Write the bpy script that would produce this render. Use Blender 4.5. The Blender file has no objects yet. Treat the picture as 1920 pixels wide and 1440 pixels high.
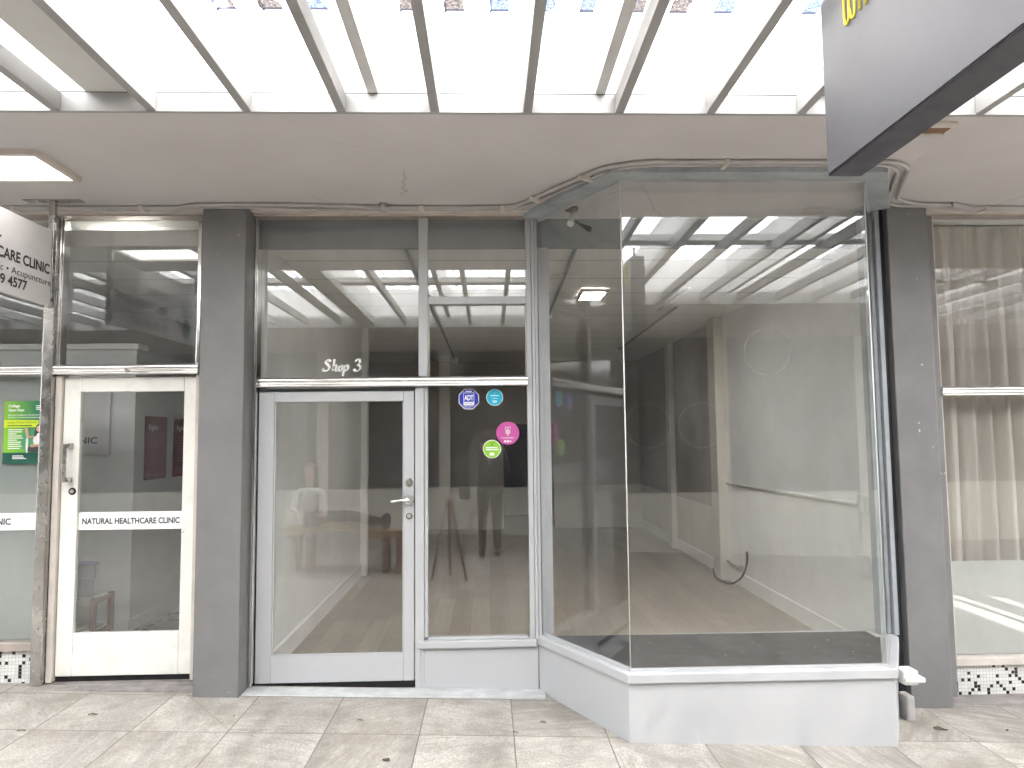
import bpy, bmesh, math, random
from mathutils import Vector, Matrix
random.seed(7)
SC = bpy.context.scene
COL = SC.collection
rad = math.radians

# ------------------------------------------------------------------ camera
CAM_H, F_PX = 1.66, 1331.0
yaw, pitch, roll = 0.033, 0.074, -0.0107
R = Vector((math.cos(yaw), -math.sin(yaw), 0)); F = Vector((math.sin(yaw), math.cos(yaw), 0)); U = Vector((0, 0, 1))
F2 = F*math.cos(pitch) + U*math.sin(pitch); U2 = U*math.cos(pitch) - F*math.sin(pitch)
R3 = R*math.cos(roll) + U2*math.sin(roll); U3 = U2*math.cos(roll) - R*math.sin(roll)
cd = bpy.data.cameras.new('camera'); cam = bpy.data.objects.new('camera', cd); COL.objects.link(cam)
cd.sensor_width = 36; cd.lens = 36*F_PX/1920; cd.clip_start = 0.02; cd.clip_end = 2000
M3 = Matrix((R3, U3, -F2)).transposed()
cam.matrix_world = Matrix.Translation((0, 0, CAM_H)) @ M3.to_4x4()
SC.camera = cam

# ------------------------------------------------------------------ light
SUN_EL, SUN_ROT = rad(58), rad(131)
W = bpy.data.worlds.new("World"); SC.world = W; W.use_nodes = True
wn = W.node_tree; bg = wn.nodes['Background']
sky = wn.nodes.new('ShaderNodeTexSky'); sky.sky_type = 'NISHITA'; sky.sun_disc = False
sky.sun_elevation = SUN_EL; sky.sun_rotation = SUN_ROT
wn.links.new(sky.outputs[0], bg.inputs[0]); bg.inputs[1].default_value = 0.15
sl = bpy.data.lights.new('sun', 'SUN'); sl.energy = 5.0; sl.angle = rad(0.5); sl.color = (1, 0.975, 0.945)
so = bpy.data.objects.new('sun', sl); COL.objects.link(so)
so.rotation_euler = (rad(90) - SUN_EL, 0, math.pi - SUN_ROT)
SC.view_settings.view_transform = 'Standard'; SC.view_settings.look = 'None'; SC.view_settings.gamma = 1
SC.view_settings.exposure = 2.95
SC.render.engine = 'CYCLES'
SC.cycles.use_denoising = True
SC.cycles.max_bounces = 14; SC.cycles.diffuse_bounces = 8; SC.cycles.glossy_bounces = 6
SC.cycles.transparent_max_bounces = 32; SC.cycles.sample_clamp_indirect = 6
SC.cycles.caustics_reflective = False

# ------------------------------------------------------------------ materials
class NT:
    def __init__(s, name):
        s.m = bpy.data.materials.new(name); s.m.use_nodes = True; s.t = s.m.node_tree; s.t.nodes.clear()
        s.out = s.n('ShaderNodeOutputMaterial')
    def n(s, typ, **kw):
        x = s.t.nodes.new(typ)
        for k, v in kw.items(): setattr(x, k, v)
        return x
    def put(s, sock, v):
        if isinstance(v, bpy.types.NodeSocket): s.t.links.new(v, sock)
        elif v is not None:
            if isinstance(v, (tuple, list)) and len(v) == 3 and sock.type == 'RGBA': v = (*v, 1)
            sock.default_value = v
    def math(s, op, a, b=None, c=None, clamp=False):
        x = s.n('ShaderNodeMath', operation=op, use_clamp=clamp)
        for i, v in enumerate((a, b, c)):
            if v is not None: s.put(x.inputs[i], v)
        return x.outputs[0]
    def mix(s, f, a, b):
        x = s.n('ShaderNodeMix', data_type='RGBA'); s.put(x.inputs[0], f); s.put(x.inputs[6], a); s.put(x.inputs[7], b)
        return x.outputs[2]
    def pos(s, scale=None, off=None):
        g = s.n('ShaderNodeNewGeometry').outputs['Position']
        if scale or off:
            x = s.n('ShaderNodeMapping'); s.put(x.inputs[0], g)
            if scale: x.inputs['Scale'].default_value = scale
            if off: x.inputs['Location'].default_value = off
            g = x.outputs[0]
        return g
    def noise(s, vec, scale, detail=4, rough=.55, dist=0):
        x = s.n('ShaderNodeTexNoise'); s.put(x.inputs['Vector'], vec); x.inputs['Scale'].default_value = scale
        x.inputs['Detail'].default_value = detail; x.inputs['Roughness'].default_value = rough; x.inputs['Distortion'].default_value = dist
        return x.outputs[0]
    def ramp(s, f, a, b, lo=0., hi=1.):
        x = s.n('ShaderNodeMapRange'); s.put(x.inputs[0], f)
        for i, v in enumerate((a, b, lo, hi)): x.inputs[i+1].default_value = v
        return x.outputs[0]
    def bsdf(s, col, rough=.5, metal=0., bump=None, bstr=.1, bdist=.01, spec=.5, emit=None, estr=0):
        b = s.n('ShaderNodeBsdfPrincipled'); s.put(b.inputs['Base Color'], col); s.put(b.inputs['Roughness'], rough)
        s.put(b.inputs['Metallic'], metal); b.inputs['Specular IOR Level'].default_value = spec
        if bump is not None:
            k = s.n('ShaderNodeBump'); k.inputs['Strength'].default_value = bstr; k.inputs['Distance'].default_value = bdist
            s.put(k.inputs['Height'], bump); s.t.links.new(k.outputs[0], b.inputs['Normal'])
        if emit: s.put(b.inputs['Emission Color'], emit); b.inputs['Emission Strength'].default_value = estr
        s.t.links.new(b.outputs[0], s.out.inputs[0]); return b

def paint(name, col, rough=.5, var=.06, scale=3., bump=.08, bscale=120., metal=0., chips=None, streak=None):
    n = NT(name); p = n.pos()
    f = n.noise(p, scale, 6, .6)
    lo = tuple(c*(1-var*1.6) for c in col); hi = tuple(min(1, c*(1+var)) for c in col)
    c = n.mix(n.ramp(f, .3, .7), lo, hi)
    if streak:
        s = n.noise(n.pos(scale=(9, 9, .5)), 1.6, 5, .6)
        c = n.mix(n.ramp(s, .55, .8, 0, streak), c, tuple(x*.55 for x in col))
    if chips:
        k = n.noise(n.pos(), 22, 3, .7); k2 = n.noise(n.pos(), 2.6, 2, .5)
        k = n.math('MULTIPLY', n.ramp(k, .69, .70), n.ramp(k2, .54, .6))
        c = n.mix(k, c, chips)
    r = n.ramp(n.noise(p, scale*2.3, 4), .3, .7, max(.03, rough-.08), min(1, rough+.1))
    n.bsdf(c, r, metal, n.noise(p, bscale, 3), bump, .004)
    return n.m

M = {}
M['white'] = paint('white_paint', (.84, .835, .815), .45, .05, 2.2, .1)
M['rafter'] = paint('shade_darkened_rafter_paint', (.35, .345, .338), .5, .08, 2.5, .12, chips=(.2, .18, .16))  # white paint darkened overall so the undersides look shaded
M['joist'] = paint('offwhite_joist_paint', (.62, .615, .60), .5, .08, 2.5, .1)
M['door_white'] = paint('aged_white_gloss_paint', (.80, .79, .74), .3, .05, 4, .1, 60, chips=(.45, .38, .3))
M['grey'] = paint('pale_grey_gloss_paint', (.478, .486, .498), .36, .02, 3, .1, 90)
M['grey2'] = paint('blue_grey_paint', (.38, .41, .43), .4, .12, 6, .15, 60, streak=.6)
M['pillar'] = paint('charcoal_paint', (.195, .191, .193), .42, .1, 2.4, .15, 90, chips=(.6, .58, .55))
M['steel'] = paint('brushed_steel', (.48, .46, .44), .24, .15, 5, .05, 200, metal=.95)
M['chrome'] = paint('polished_chrome', (.80, .79, .77), .14, .05, 6, .04, 30, metal=1)
M['bronze'] = paint('worn_bronze_trim', (.44, .385, .345), .38, .12, 8, .05, 90, metal=.4)
M['cream'] = paint('cream_trim_paint', (.60, .55, .50), .5, .1, 6, .1, 80)
M['conduit'] = paint('grey_pvc', (.44, .42, .41), .4, .08, 9, .03)
M['wall'] = paint('interior_wall_paint', (.80, .80, .79), .6, .05, 1.8, .1, 160)
M['dado'] = paint('cream_dado_paint', (.66, .63, .57), .55, .05, 2, .06)
M['brownwall'] = paint('taupe_wall_paint', (.43, .40, .38), .6, .08, 2, .06)
M['ply_grey'] = paint('bulkhead_grey_paint', (.30, .32, .33), .6, .06, 2, .05)
M['dark'] = paint('dark_paint', (.03, .03, .034), .5, .1, 3, .05)
M['navy'] = paint('navy_fascia_paint', (.028, .03, .045), .4, .1, 3, .05)
M['black'] = paint('black_plastic', (.02, .02, .022), .4, .1, 8, .03)
M['gap'] = paint('gap_shade_black', (.006, .006, .006), .8, .1, 8, .03)  # near-black colour standing in for shade in gaps and holes
M['wood'] = paint('varnished_timber', (.42, .26, .12), .4, .15, 4, .06)
M['leg_wood'] = paint('brown_timber', (.24, .12, .08), .45, .12, 8, .06)
M['slat'] = paint('white_slats', (.72, .72, .66), .5, .05, 6, .05)
M['plastic'] = paint('white_plastic', (.76, .76, .73), .4, .04, 7, .03)
M['signwhite'] = paint('satin_sign_panel', (.72, .70, .71), .38, .03, 6, .05, 400)
M['ink'] = paint('black_vinyl_lettering', (.035, .035, .04), .4, .1, 9, .02)
M['vinyl'] = paint('white_vinyl', (.84, .84, .83), .4, .02, 9, .02)
M['maroon'] = paint('maroon_paper', (.20, .015, .045), .45, .08, 6, .02)
M['green_dk'] = paint('dark_green_print', (.012, .085, .06), .35, .08, 9, .02)
M['green_md'] = paint('mid_green_print', (.07, .30, .13), .35, .08, 9, .02)
M['lime'] = paint('lime_print', (.55, .68, .03), .35, .04, 9, .02)
M['greenst'] = paint('green_sticker', (.28, .58, .05), .35, .05, 9, .02)
M['pink'] = paint('magenta_sticker', (.56, .10, .36), .35, .08, 9, .02)
M['teal'] = paint('teal_sticker', (.02, .42, .60), .35, .05, 9, .02)
M['blue'] = paint('blue_sticker', (.02, .03, .42), .35, .05, 9, .02)
M['yellow'] = paint('yellow_lettering', (.86, .74, .06), .4, .04, 9, .02)
M['skin'] = paint('skin', (.52, .32, .24), .5, .06, 9, .03)
M['hair'] = paint('dark_hair', (.03, .022, .018), .5, .15, 30, .1)
M['suit'] = paint('dark_suit_cloth', (.03, .03, .034), .8, .1, 30, .1, 300)
M['trouser'] = paint('brown_trouser_cloth', (.05, .035, .028), .8, .1, 30, .1, 300)
M['shirt'] = paint('white_shirt_cloth', (.7, .7, .68), .8, .04, 30, .1, 300)
M['leaf'] = paint('dead_leaf', (.09, .06, .03), .7, .3, 40, .1)
M['stone_step'] = paint('painted_concrete_step', (.50, .52, .52), .6, .16, 7, .3, 60, chips=(.22, .21, .19))
M['stone_grey'] = paint('worn_grey_sill_stone', (.26, .24, .23), .6, .22, 9, .3, 60, chips=(.75, .73, .7))
M['asphalt_wall'] = paint('exterior_wall_render', (.5, .48, .45), .7, .08, 2, .1)
M['rust'] = paint('rusty_vent', (.20, .10, .045), .6, .25, 14, .1)
M['clinic_floor'] = paint('grey_vinyl_floor', (.20, .20, .20), .3, .08, 3, .04)

def mk_soffit():
    n = NT('old_soffit_plaster'); p = n.pos()
    f = n.noise(p, 1.3, 6, .6); c = n.mix(n.ramp(f, .3, .7), (.55, .525, .52), (.61, .585, .578))
    s = n.noise(p, 5.5, 6, .7, .6); c = n.mix(n.ramp(s, .66, .74, 0, .35), c, (.31, .285, .27))
    v = n.n('ShaderNodeTexVoronoi', feature='DISTANCE_TO_EDGE'); v.inputs['Scale'].default_value = .62
    wob = n.n('ShaderNodeVectorMath', operation='ADD'); n.put(wob.inputs[0], p)
    nn = n.n('ShaderNodeTexNoise'); n.put(nn.inputs['Vector'], p); nn.inputs['Scale'].default_value = 5; nn.inputs['Detail'].default_value = 5
    sc = n.n('ShaderNodeVectorMath', operation='SCALE'); n.put(sc.inputs[0], nn.outputs[1]); sc.inputs[3].default_value = .12
    n.put(wob.inputs[1], sc.outputs[0]); n.put(v.inputs['Vector'], wob.outputs[0])
    crack = n.math('MULTIPLY', n.ramp(v.outputs[0], .0015, .004, 1, 0), n.ramp(n.noise(p, 1.1, 2), .52, .6))
    c = n.mix(n.math('MULTIPLY', crack, .45), c, (.25, .22, .2))
    n.bsdf(c, .65, 0, n.noise(p, 60, 4), .12, .004); return n.m
M['soffit'] = mk_soffit()

def mk_pave():
    n = NT('stone_paver_tiles'); p = n.pos(off=(-.123+.52*40, -4.04+.54*40, 0))
    b = n.n('ShaderNodeTexBrick', offset=0., squash=1.); n.put(b.inputs['Vector'], p)
    b.inputs['Scale'].default_value = 1; b.inputs['Brick Width'].default_value = .52; b.inputs['Row Height'].default_value = .54
    b.inputs['Mortar Size'].default_value = .0042; b.inputs['Mortar Smooth'].default_value = .3; b.inputs['Bias'].default_value = 0
    b.inputs['Color1'].default_value = (.235, .217, .193, 1); b.inputs['Color2'].default_value = (.43, .41, .378, 1)
    b.inputs['Mortar'].default_value = (.24, .215, .195, 1)
    # per tile random rotation of the grain
    sx = n.n('ShaderNodeSeparateXYZ'); n.put(sx.inputs[0], p)
    ix = n.math('FLOOR', n.math('DIVIDE', sx.outputs[0], .52)); iy = n.math('FLOOR', n.math('DIVIDE', sx.outputs[1], .54))
    cx = n.n('ShaderNodeCombineXYZ'); n.put(cx.inputs[0], ix); n.put(cx.inputs[1], iy)
    wn_ = n.n('ShaderNodeTexWhiteNoise'); n.put(wn_.inputs['Vector'], cx.outputs[0])
    ro = n.n('ShaderNodeVectorRotate', rotation_type='Z_AXIS'); n.put(ro.inputs['Vector'], p); n.put(ro.inputs['Angle'], n.math('MULTIPLY', wn_.outputs[0], 6.28))
    ad = n.n('ShaderNodeVectorMath', operation='ADD'); n.put(ad.inputs[0], ro.outputs[0])
    s2 = n.n('ShaderNodeVectorMath', operation='SCALE'); n.put(s2.inputs[0], wn_.outputs[1]); s2.inputs[3].default_value = 17
    n.put(ad.inputs[1], s2.outputs[0])
    st = n.n('ShaderNodeMapping'); st.inputs['Scale'].default_value = (1.6, 13, 1); n.put(st.inputs[0], ad.outputs[0])
    g = n.noise(st.outputs[0], 2.2, 7, .65, .4)
    c = n.mix(n.ramp(g, .36, .64, 0, .62), b.outputs[0], (.55, .53, .50))
    g2 = n.noise(p, 85, 3, .7); c = n.mix(n.ramp(g2, .42, .60, .0, .6), c, (.23, .205, .175))
    c = n.mix(n.ramp(n.noise(ad.outputs[0], 3.4, 7, .7), .45, .64, 0, .68), c, (.215, .195, .165))
    vv = n.noise(st.outputs[0], .9, 3, .5, .3); c = n.mix(n.math('MULTIPLY', n.ramp(n.math('ABSOLUTE', n.math('SUBTRACT', vv, .5)), .004, .012, .55, 0), n.ramp(n.noise(p, 2.2, 2), .45, .55)), c, (.20, .18, .155))
    c = n.mix(n.ramp(n.noise(p, 26, 2, .5), .755, .775, 0, .6), c, (.16, .13, .11))
    q = n.n('ShaderNodeSeparateXYZ'); n.put(q.inputs[0], n.pos())      # one paver cut on the skew by the pillar
    dl = n.math('ABSOLUTE', n.math('ADD', n.math('MULTIPLY', n.math('ADD', q.outputs[0], 1.985), .766), n.math('MULTIPLY', n.math('SUBTRACT', q.outputs[1], 4.72), .643)))
    cut = n.math('MULTIPLY', n.math('LESS_THAN', dl, .0026), n.math('MULTIPLY', n.math('GREATER_THAN', q.outputs[0], -1.985), n.math('LESS_THAN', q.outputs[0], -1.43)))
    c = n.mix(n.math('MULTIPLY', cut, .8), c, (.2, .18, .16))
    c = n.mix(n.math('MULTIPLY', b.outputs[1], .85), c, (.15, .135, .12))
    h = n.math('SUBTRACT', n.math('MULTIPLY', g2, .25), b.outputs[1])
    n.bsdf(c, n.ramp(g, .3, .7, .5, .75), 0, h, .35, .004); return n.m
M['pave'] = mk_pave()

def mk_floor():
    n = NT('laminate_plank_floor'); p = n.pos()
    sw = n.n('ShaderNodeMapping'); sw.inputs['Rotation'].default_value = (0, 0, rad(90)); n.put(sw.inputs[0], p)
    b = n.n('ShaderNodeTexBrick', offset=.37); n.put(b.inputs['Vector'], sw.outputs[0]); b.inputs['Scale'].default_value = 1
    b.inputs['Brick Width'].default_value = 1.2; b.inputs['Row Height'].default_value = .17; b.inputs['Mortar Size'].default_value = .0016
    b.inputs['Color1'].default_value = (.25, .21, .165, 1); b.inputs['Color2'].default_value = (.37, .315, .25, 1); b.inputs['Mortar'].default_value = (.13, .1, .075, 1)
    g = n.noise(n.pos(scale=(22, 1.6, 1)), 1.5, 7, .65, 1.2)
    c = n.mix(n.ramp(g, .35, .65, 0, .55), b.outputs[0], (.23, .175, .125))
    c = n.mix(n.ramp(n.noise(p, 1.6, 3), .45, .7, 0, .25), c, (.38, .34, .27))
    n.bsdf(c, .33, 0, g, .04, .003); return n.m
M['floor'] = mk_floor()

def mk_ceil():
    n = NT('ceiling_board_panels'); p = n.pos()
    s = n.n('ShaderNodeSeparateXYZ'); n.put(s.inputs[0], p)
    fy = n.math('FRACT', n.math('DIVIDE', n.math('SUBTRACT', s.outputs[1], 4.66), .62))
    l = n.math('LESS_THAN', fy, .022)
    c = n.mix(n.ramp(n.noise(p, 1.4, 5), .3, .7), (.76, .76, .74), (.81, .81, .79))
    c = n.mix(n.math('MULTIPLY', l, .75), c, (.12, .115, .1))
    n.bsdf(c, .6, 0, n.math('SUBTRACT', 1, l), .3, .004); return n.m
M['ceil'] = mk_ceil()

def mk_upwall():
    n = NT('leaf_streaked_white_wall'); p = n.pos()
    v = n.noise(n.pos(scale=(1, 1, .3)), 15, 6, .75, .8); q = n.noise(p, 2.1, 2)
    f = n.math('MULTIPLY', n.ramp(v, .63, .66), n.ramp(q, .5, .58))
    sp = n.math('MULTIPLY', n.ramp(n.noise(p, 70, 2, .6), .70, .72), n.ramp(n.noise(p, 3.3, 2), .5, .56))
    c = n.mix(n.math('MAXIMUM', f, sp), (.84, .835, .815), (.05, .045, .04))
    s = n.n('ShaderNodeSeparateXYZ'); n.put(s.inputs[0], p)
    n.bsdf(c, .6, 0, n.noise(p, 40, 3), .1, .004); return n.m
M['upwall'] = mk_upwall()
def mk_carpet():
    n = NT('charcoal_carpet'); p = n.pos(); g = n.noise(p, 220, 3, .7); g2 = n.noise(p, 5, 5, .6)
    c = n.mix(n.ramp(g, .3, .7), (.010, .010, .011), (.032, .032, .034)); c = n.mix(n.ramp(g2, .45, .75, 0, .5), c, (.06, .06, .06))
    c = n.mix(n.ramp(n.noise(p, 45, 1), .765, .775, 0, .8), c, (.6, .6, .58))
    n.bsdf(c, .95, 0, g, .6, .006, .1); return n.m
M['carpet'] = mk_carpet()

def mk_mosaic():
    n = NT('black_and_white_mosaic'); p = n.pos(); s = n.n('ShaderNodeSeparateXYZ'); n.put(s.inputs[0], p); T = .0215
    a = n.math('DIVIDE', s.outputs[0], T); b = n.math('DIVIDE', n.math('ADD', s.outputs[2], .079), T)
    cx = n.n('ShaderNodeCombineXYZ'); n.put(cx.inputs[0], n.math('FLOOR', n.math('DIVIDE', n.math('FLOOR', a), 3))); n.put(cx.inputs[1], n.math('FLOOR', b))
    w = n.n('ShaderNodeTexWhiteNoise'); n.put(w.inputs['Vector'], cx.outputs[0])
    sh = n.math('FLOORED_MODULO', n.math('FLOOR', a), 3); pick = n.math('FLOOR', n.math('MULTIPLY', w.outputs[0], 7))
    blk = n.math('COMPARE', sh, pick, .1)
    da = n.math('ABSOLUTE', n.math('SUBTRACT', n.math('FRACT', a), .5)); db = n.math('ABSOLUTE', n.math('SUBTRACT', n.math('FRACT', b), .5))
    gr = n.math('GREATER_THAN', n.math('MAXIMUM', da, db), .455)
    c = n.mix(blk, n.mix(n.ramp(w.outputs[0], .14, 1), (.60, .60, .58), (.70, .70, .68)), (.012, .012, .012))
    c = n.mix(gr, c, (.33, .30, .27))
    n.bsdf(c, n.math('ADD', .15, n.math('MULTIPLY', gr, .6)), 0, n.math('SUBTRACT', 1, gr), .3, .002); return n.m
M['mosaic'] = mk_mosaic()

def mk_glass(name, f0=.072, tint=(.978, .984, .982)):
    n = NT(name); g = n.n('ShaderNodeNewGeometry')
    d = n.n('ShaderNodeVectorMath', operation='DOT_PRODUCT'); n.put(d.inputs[0], g.outputs['Incoming']); n.put(d.inputs[1], g.outputs['Normal'])
    k = n.math('POWER', n.math('SUBTRACT', 1, n.math('ABSOLUTE', d.outputs['Value']), clamp=True), 5)
    fr = n.math('ADD', f0, n.math('MULTIPLY', k, 1-f0))
    tr = n.n('ShaderNodeBsdfTransparent'); tr.inputs[0].default_value = (*tint, 1)
    gl = n.n('ShaderNodeBsdfGlossy'); gl.inputs['Color'].default_value = (1, 1, 1, 1); gl.inputs['Roughness'].default_value = 0.0
    mx = n.n('ShaderNodeMixShader'); n.put(mx.inputs[0], fr); n.t.links.new(tr.outputs[0], mx.inputs[1]); n.t.links.new(gl.outputs[0], mx.inputs[2])
    # faint dust film
    df = n.n('ShaderNodeBsdfDiffuse'); df.inputs[0].default_value = (.6, .6, .58, 1)
    m2 = n.n('ShaderNodeMixShader'); n.put(m2.inputs[0], n.ramp(n.noise(n.pos(scale=(3, 3, 1)), 2.5, 6, .6), .4, .75, .006, .035))
    n.t.links.new(mx.outputs[0], m2.inputs[1]); n.t.links.new(df.outputs[0], m2.inputs[2])
    n.t.links.new(m2.outputs[0], n.out.inputs[0]); return n.m
M['glass'] = mk_glass('window_glass')

def mk_residue():
    n = NT('glue_residue'); a = n.n('ShaderNodeBsdfTransparent'); d = n.n('ShaderNodeBsdfDiffuse'); d.inputs[0].default_value = (.7, .7, .68, 1)
    m = n.n('ShaderNodeMixShader'); n.put(m.inputs[0], n.ramp(n.noise(n.pos(), 30, 4, .7), .4, .65, .0, .22)); n.t.links.new(a.outputs[0], m.inputs[1]); n.t.links.new(d.outputs[0], m.inputs[2])
    n.t.links.new(m.outputs[0], n.out.inputs[0]); return n.m
M['residue'] = mk_residue()
def mk_frost(name, col, amt):
    n = NT(name)
    c = n.mix(n.ramp(n.noise(n.pos(), 1.2, 3), .3, .7), tuple(x*.95 for x in col), col)
    a = n.n('ShaderNodeBsdfDiffuse'); n.put(a.inputs[0], c)
    t = n.n('ShaderNodeBsdfTranslucent'); n.put(t.inputs[0], c)
    m1 = n.n('ShaderNodeMixShader'); m1.inputs[0].default_value = amt; n.t.links.new(a.outputs[0], m1.inputs[1]); n.t.links.new(t.outputs[0], m1.inputs[2])
    n.t.links.new(m1.outputs[0], n.out.inputs[0]); return n.m
M['frost'] = mk_frost('frosted_film', (.52, .555, .53), .4)
M['frost2'] = mk_frost('white_frosted_film', (.68, .69, .66), .35)
M['curtain'] = mk_frost('sheer_curtain_cloth', (.78, .73, .67), .4)

def mk_roof():
    n = NT('translucent_roof_sheet'); p = n.pos()
    s = n.n('ShaderNodeSeparateXYZ'); n.put(s.inputs[0], p)
    dirt = n.noise(n.pos(scale=(1, .35, 1)), 9, 5, .6)
    c = n.mix(n.ramp(dirt, .55, .7, 0, .5), (.95, .93, .885), (.58, .55, .5))
    near = n.ramp(s.outputs[1], 2.9, 2.95)
    blk2 = n.noise(p, 75, 4, .75)
    e = n.mix(n.ramp(blk2, .35, .62), (.012, .018, .045), (.10, .12, .18)); br = n.mix(n.ramp(blk2, .38, .62), (.016, .013, .012), (.085, .075, .07))
    e = n.mix(n.ramp(n.noise(p, 2.9, 1), .54, .57), e, br)
    ph = n.math('FRACT', n.math('DIVIDE', n.math('ADD', n.math('ADD', s.outputs[0], 7.4), n.math('MULTIPLY', n.noise(p, 14, 2), .03)), .216))
    w0 = n.math('MULTIPLY', n.math('GREATER_THAN', ph, .42), n.math('LESS_THAN', ph, .86))
    f = n.math('MULTIPLY', n.math('MULTIPLY', near, w0), n.ramp(n.noise(p, 4.3, 2), .33, .39))
    c = n.mix(f, c, e)
    rim = n.math('MULTIPLY', n.math('GREATER_THAN', s.outputs[1], 3.262), w0); c = n.mix(n.math('MULTIPLY', rim, .9), c, (.02, .02, .025))
    t = n.n('ShaderNodeBsdfTranslucent'); n.put(t.inputs[0], c)
    d = n.n('ShaderNodeBsdfTransparent'); n.put(d.inputs[0], c)
    m1 = n.n('ShaderNodeMixShader'); m1.inputs[0].default_value = .03; n.t.links.new(t.outputs[0], m1.inputs[1]); n.t.links.new(d.outputs[0], m1.inputs[2])
    n.t.links.new(m1.outputs[0], n.out.inputs[0]); return n.m
M['roof'] = mk_roof()

def mk_lamp(name, s, col=(1, .98, .95)):
    n = NT(name); e = n.n('ShaderNodeEmission'); e.inputs[0].default_value = (*col, 1); e.inputs[1].default_value = s
    n.t.links.new(e.outputs[0], n.out.inputs[0]); return n.m
M['lamp'] = mk_lamp('lit_diffuser', 1.2)
M['lamp3'] = mk_lamp('clinic_lit_diffuser', 26.0)
M['fill_lamp'] = mk_lamp('added_fill_diffuser', 16.0)  # emission of the added fill light in the empty shop

def mk_signdark():
    n = NT('satin_charcoal_sign'); p = n.pos()
    c = n.mix(n.ramp(n.noise(p, 2, 4), .3, .7), (.088, .086, .099), (.10, .098, .112))
    n.bsdf(c, n.ramp(n.noise(p, 5, 5, .7), .3, .7, .38, .46), 0, n.noise(p, 300, 2), .03, .002, .9); return n.m
M['signdark'] = mk_signdark()

M['signbox'] = paint('dark_sign_casing', (.045, .042, .055), .4, .08, 5, .03)
def mk_poster():
    n = NT('green_poster_print'); p = n.pos(); s = n.n('ShaderNodeSeparateXYZ'); n.put(s.inputs[0], p)
    t = n.math('ADD', n.ramp(s.outputs[0], -3.19, -2.90), n.math('MULTIPLY', n.ramp(s.outputs[2], 1.53, 1.92), .25))
    c = n.mix(n.ramp(t, .1, 1.0), (.24, .52, .03), (.015, .16, .085))
    n.bsdf(c, .35); return n.m
M['poster'] = mk_poster()

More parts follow.
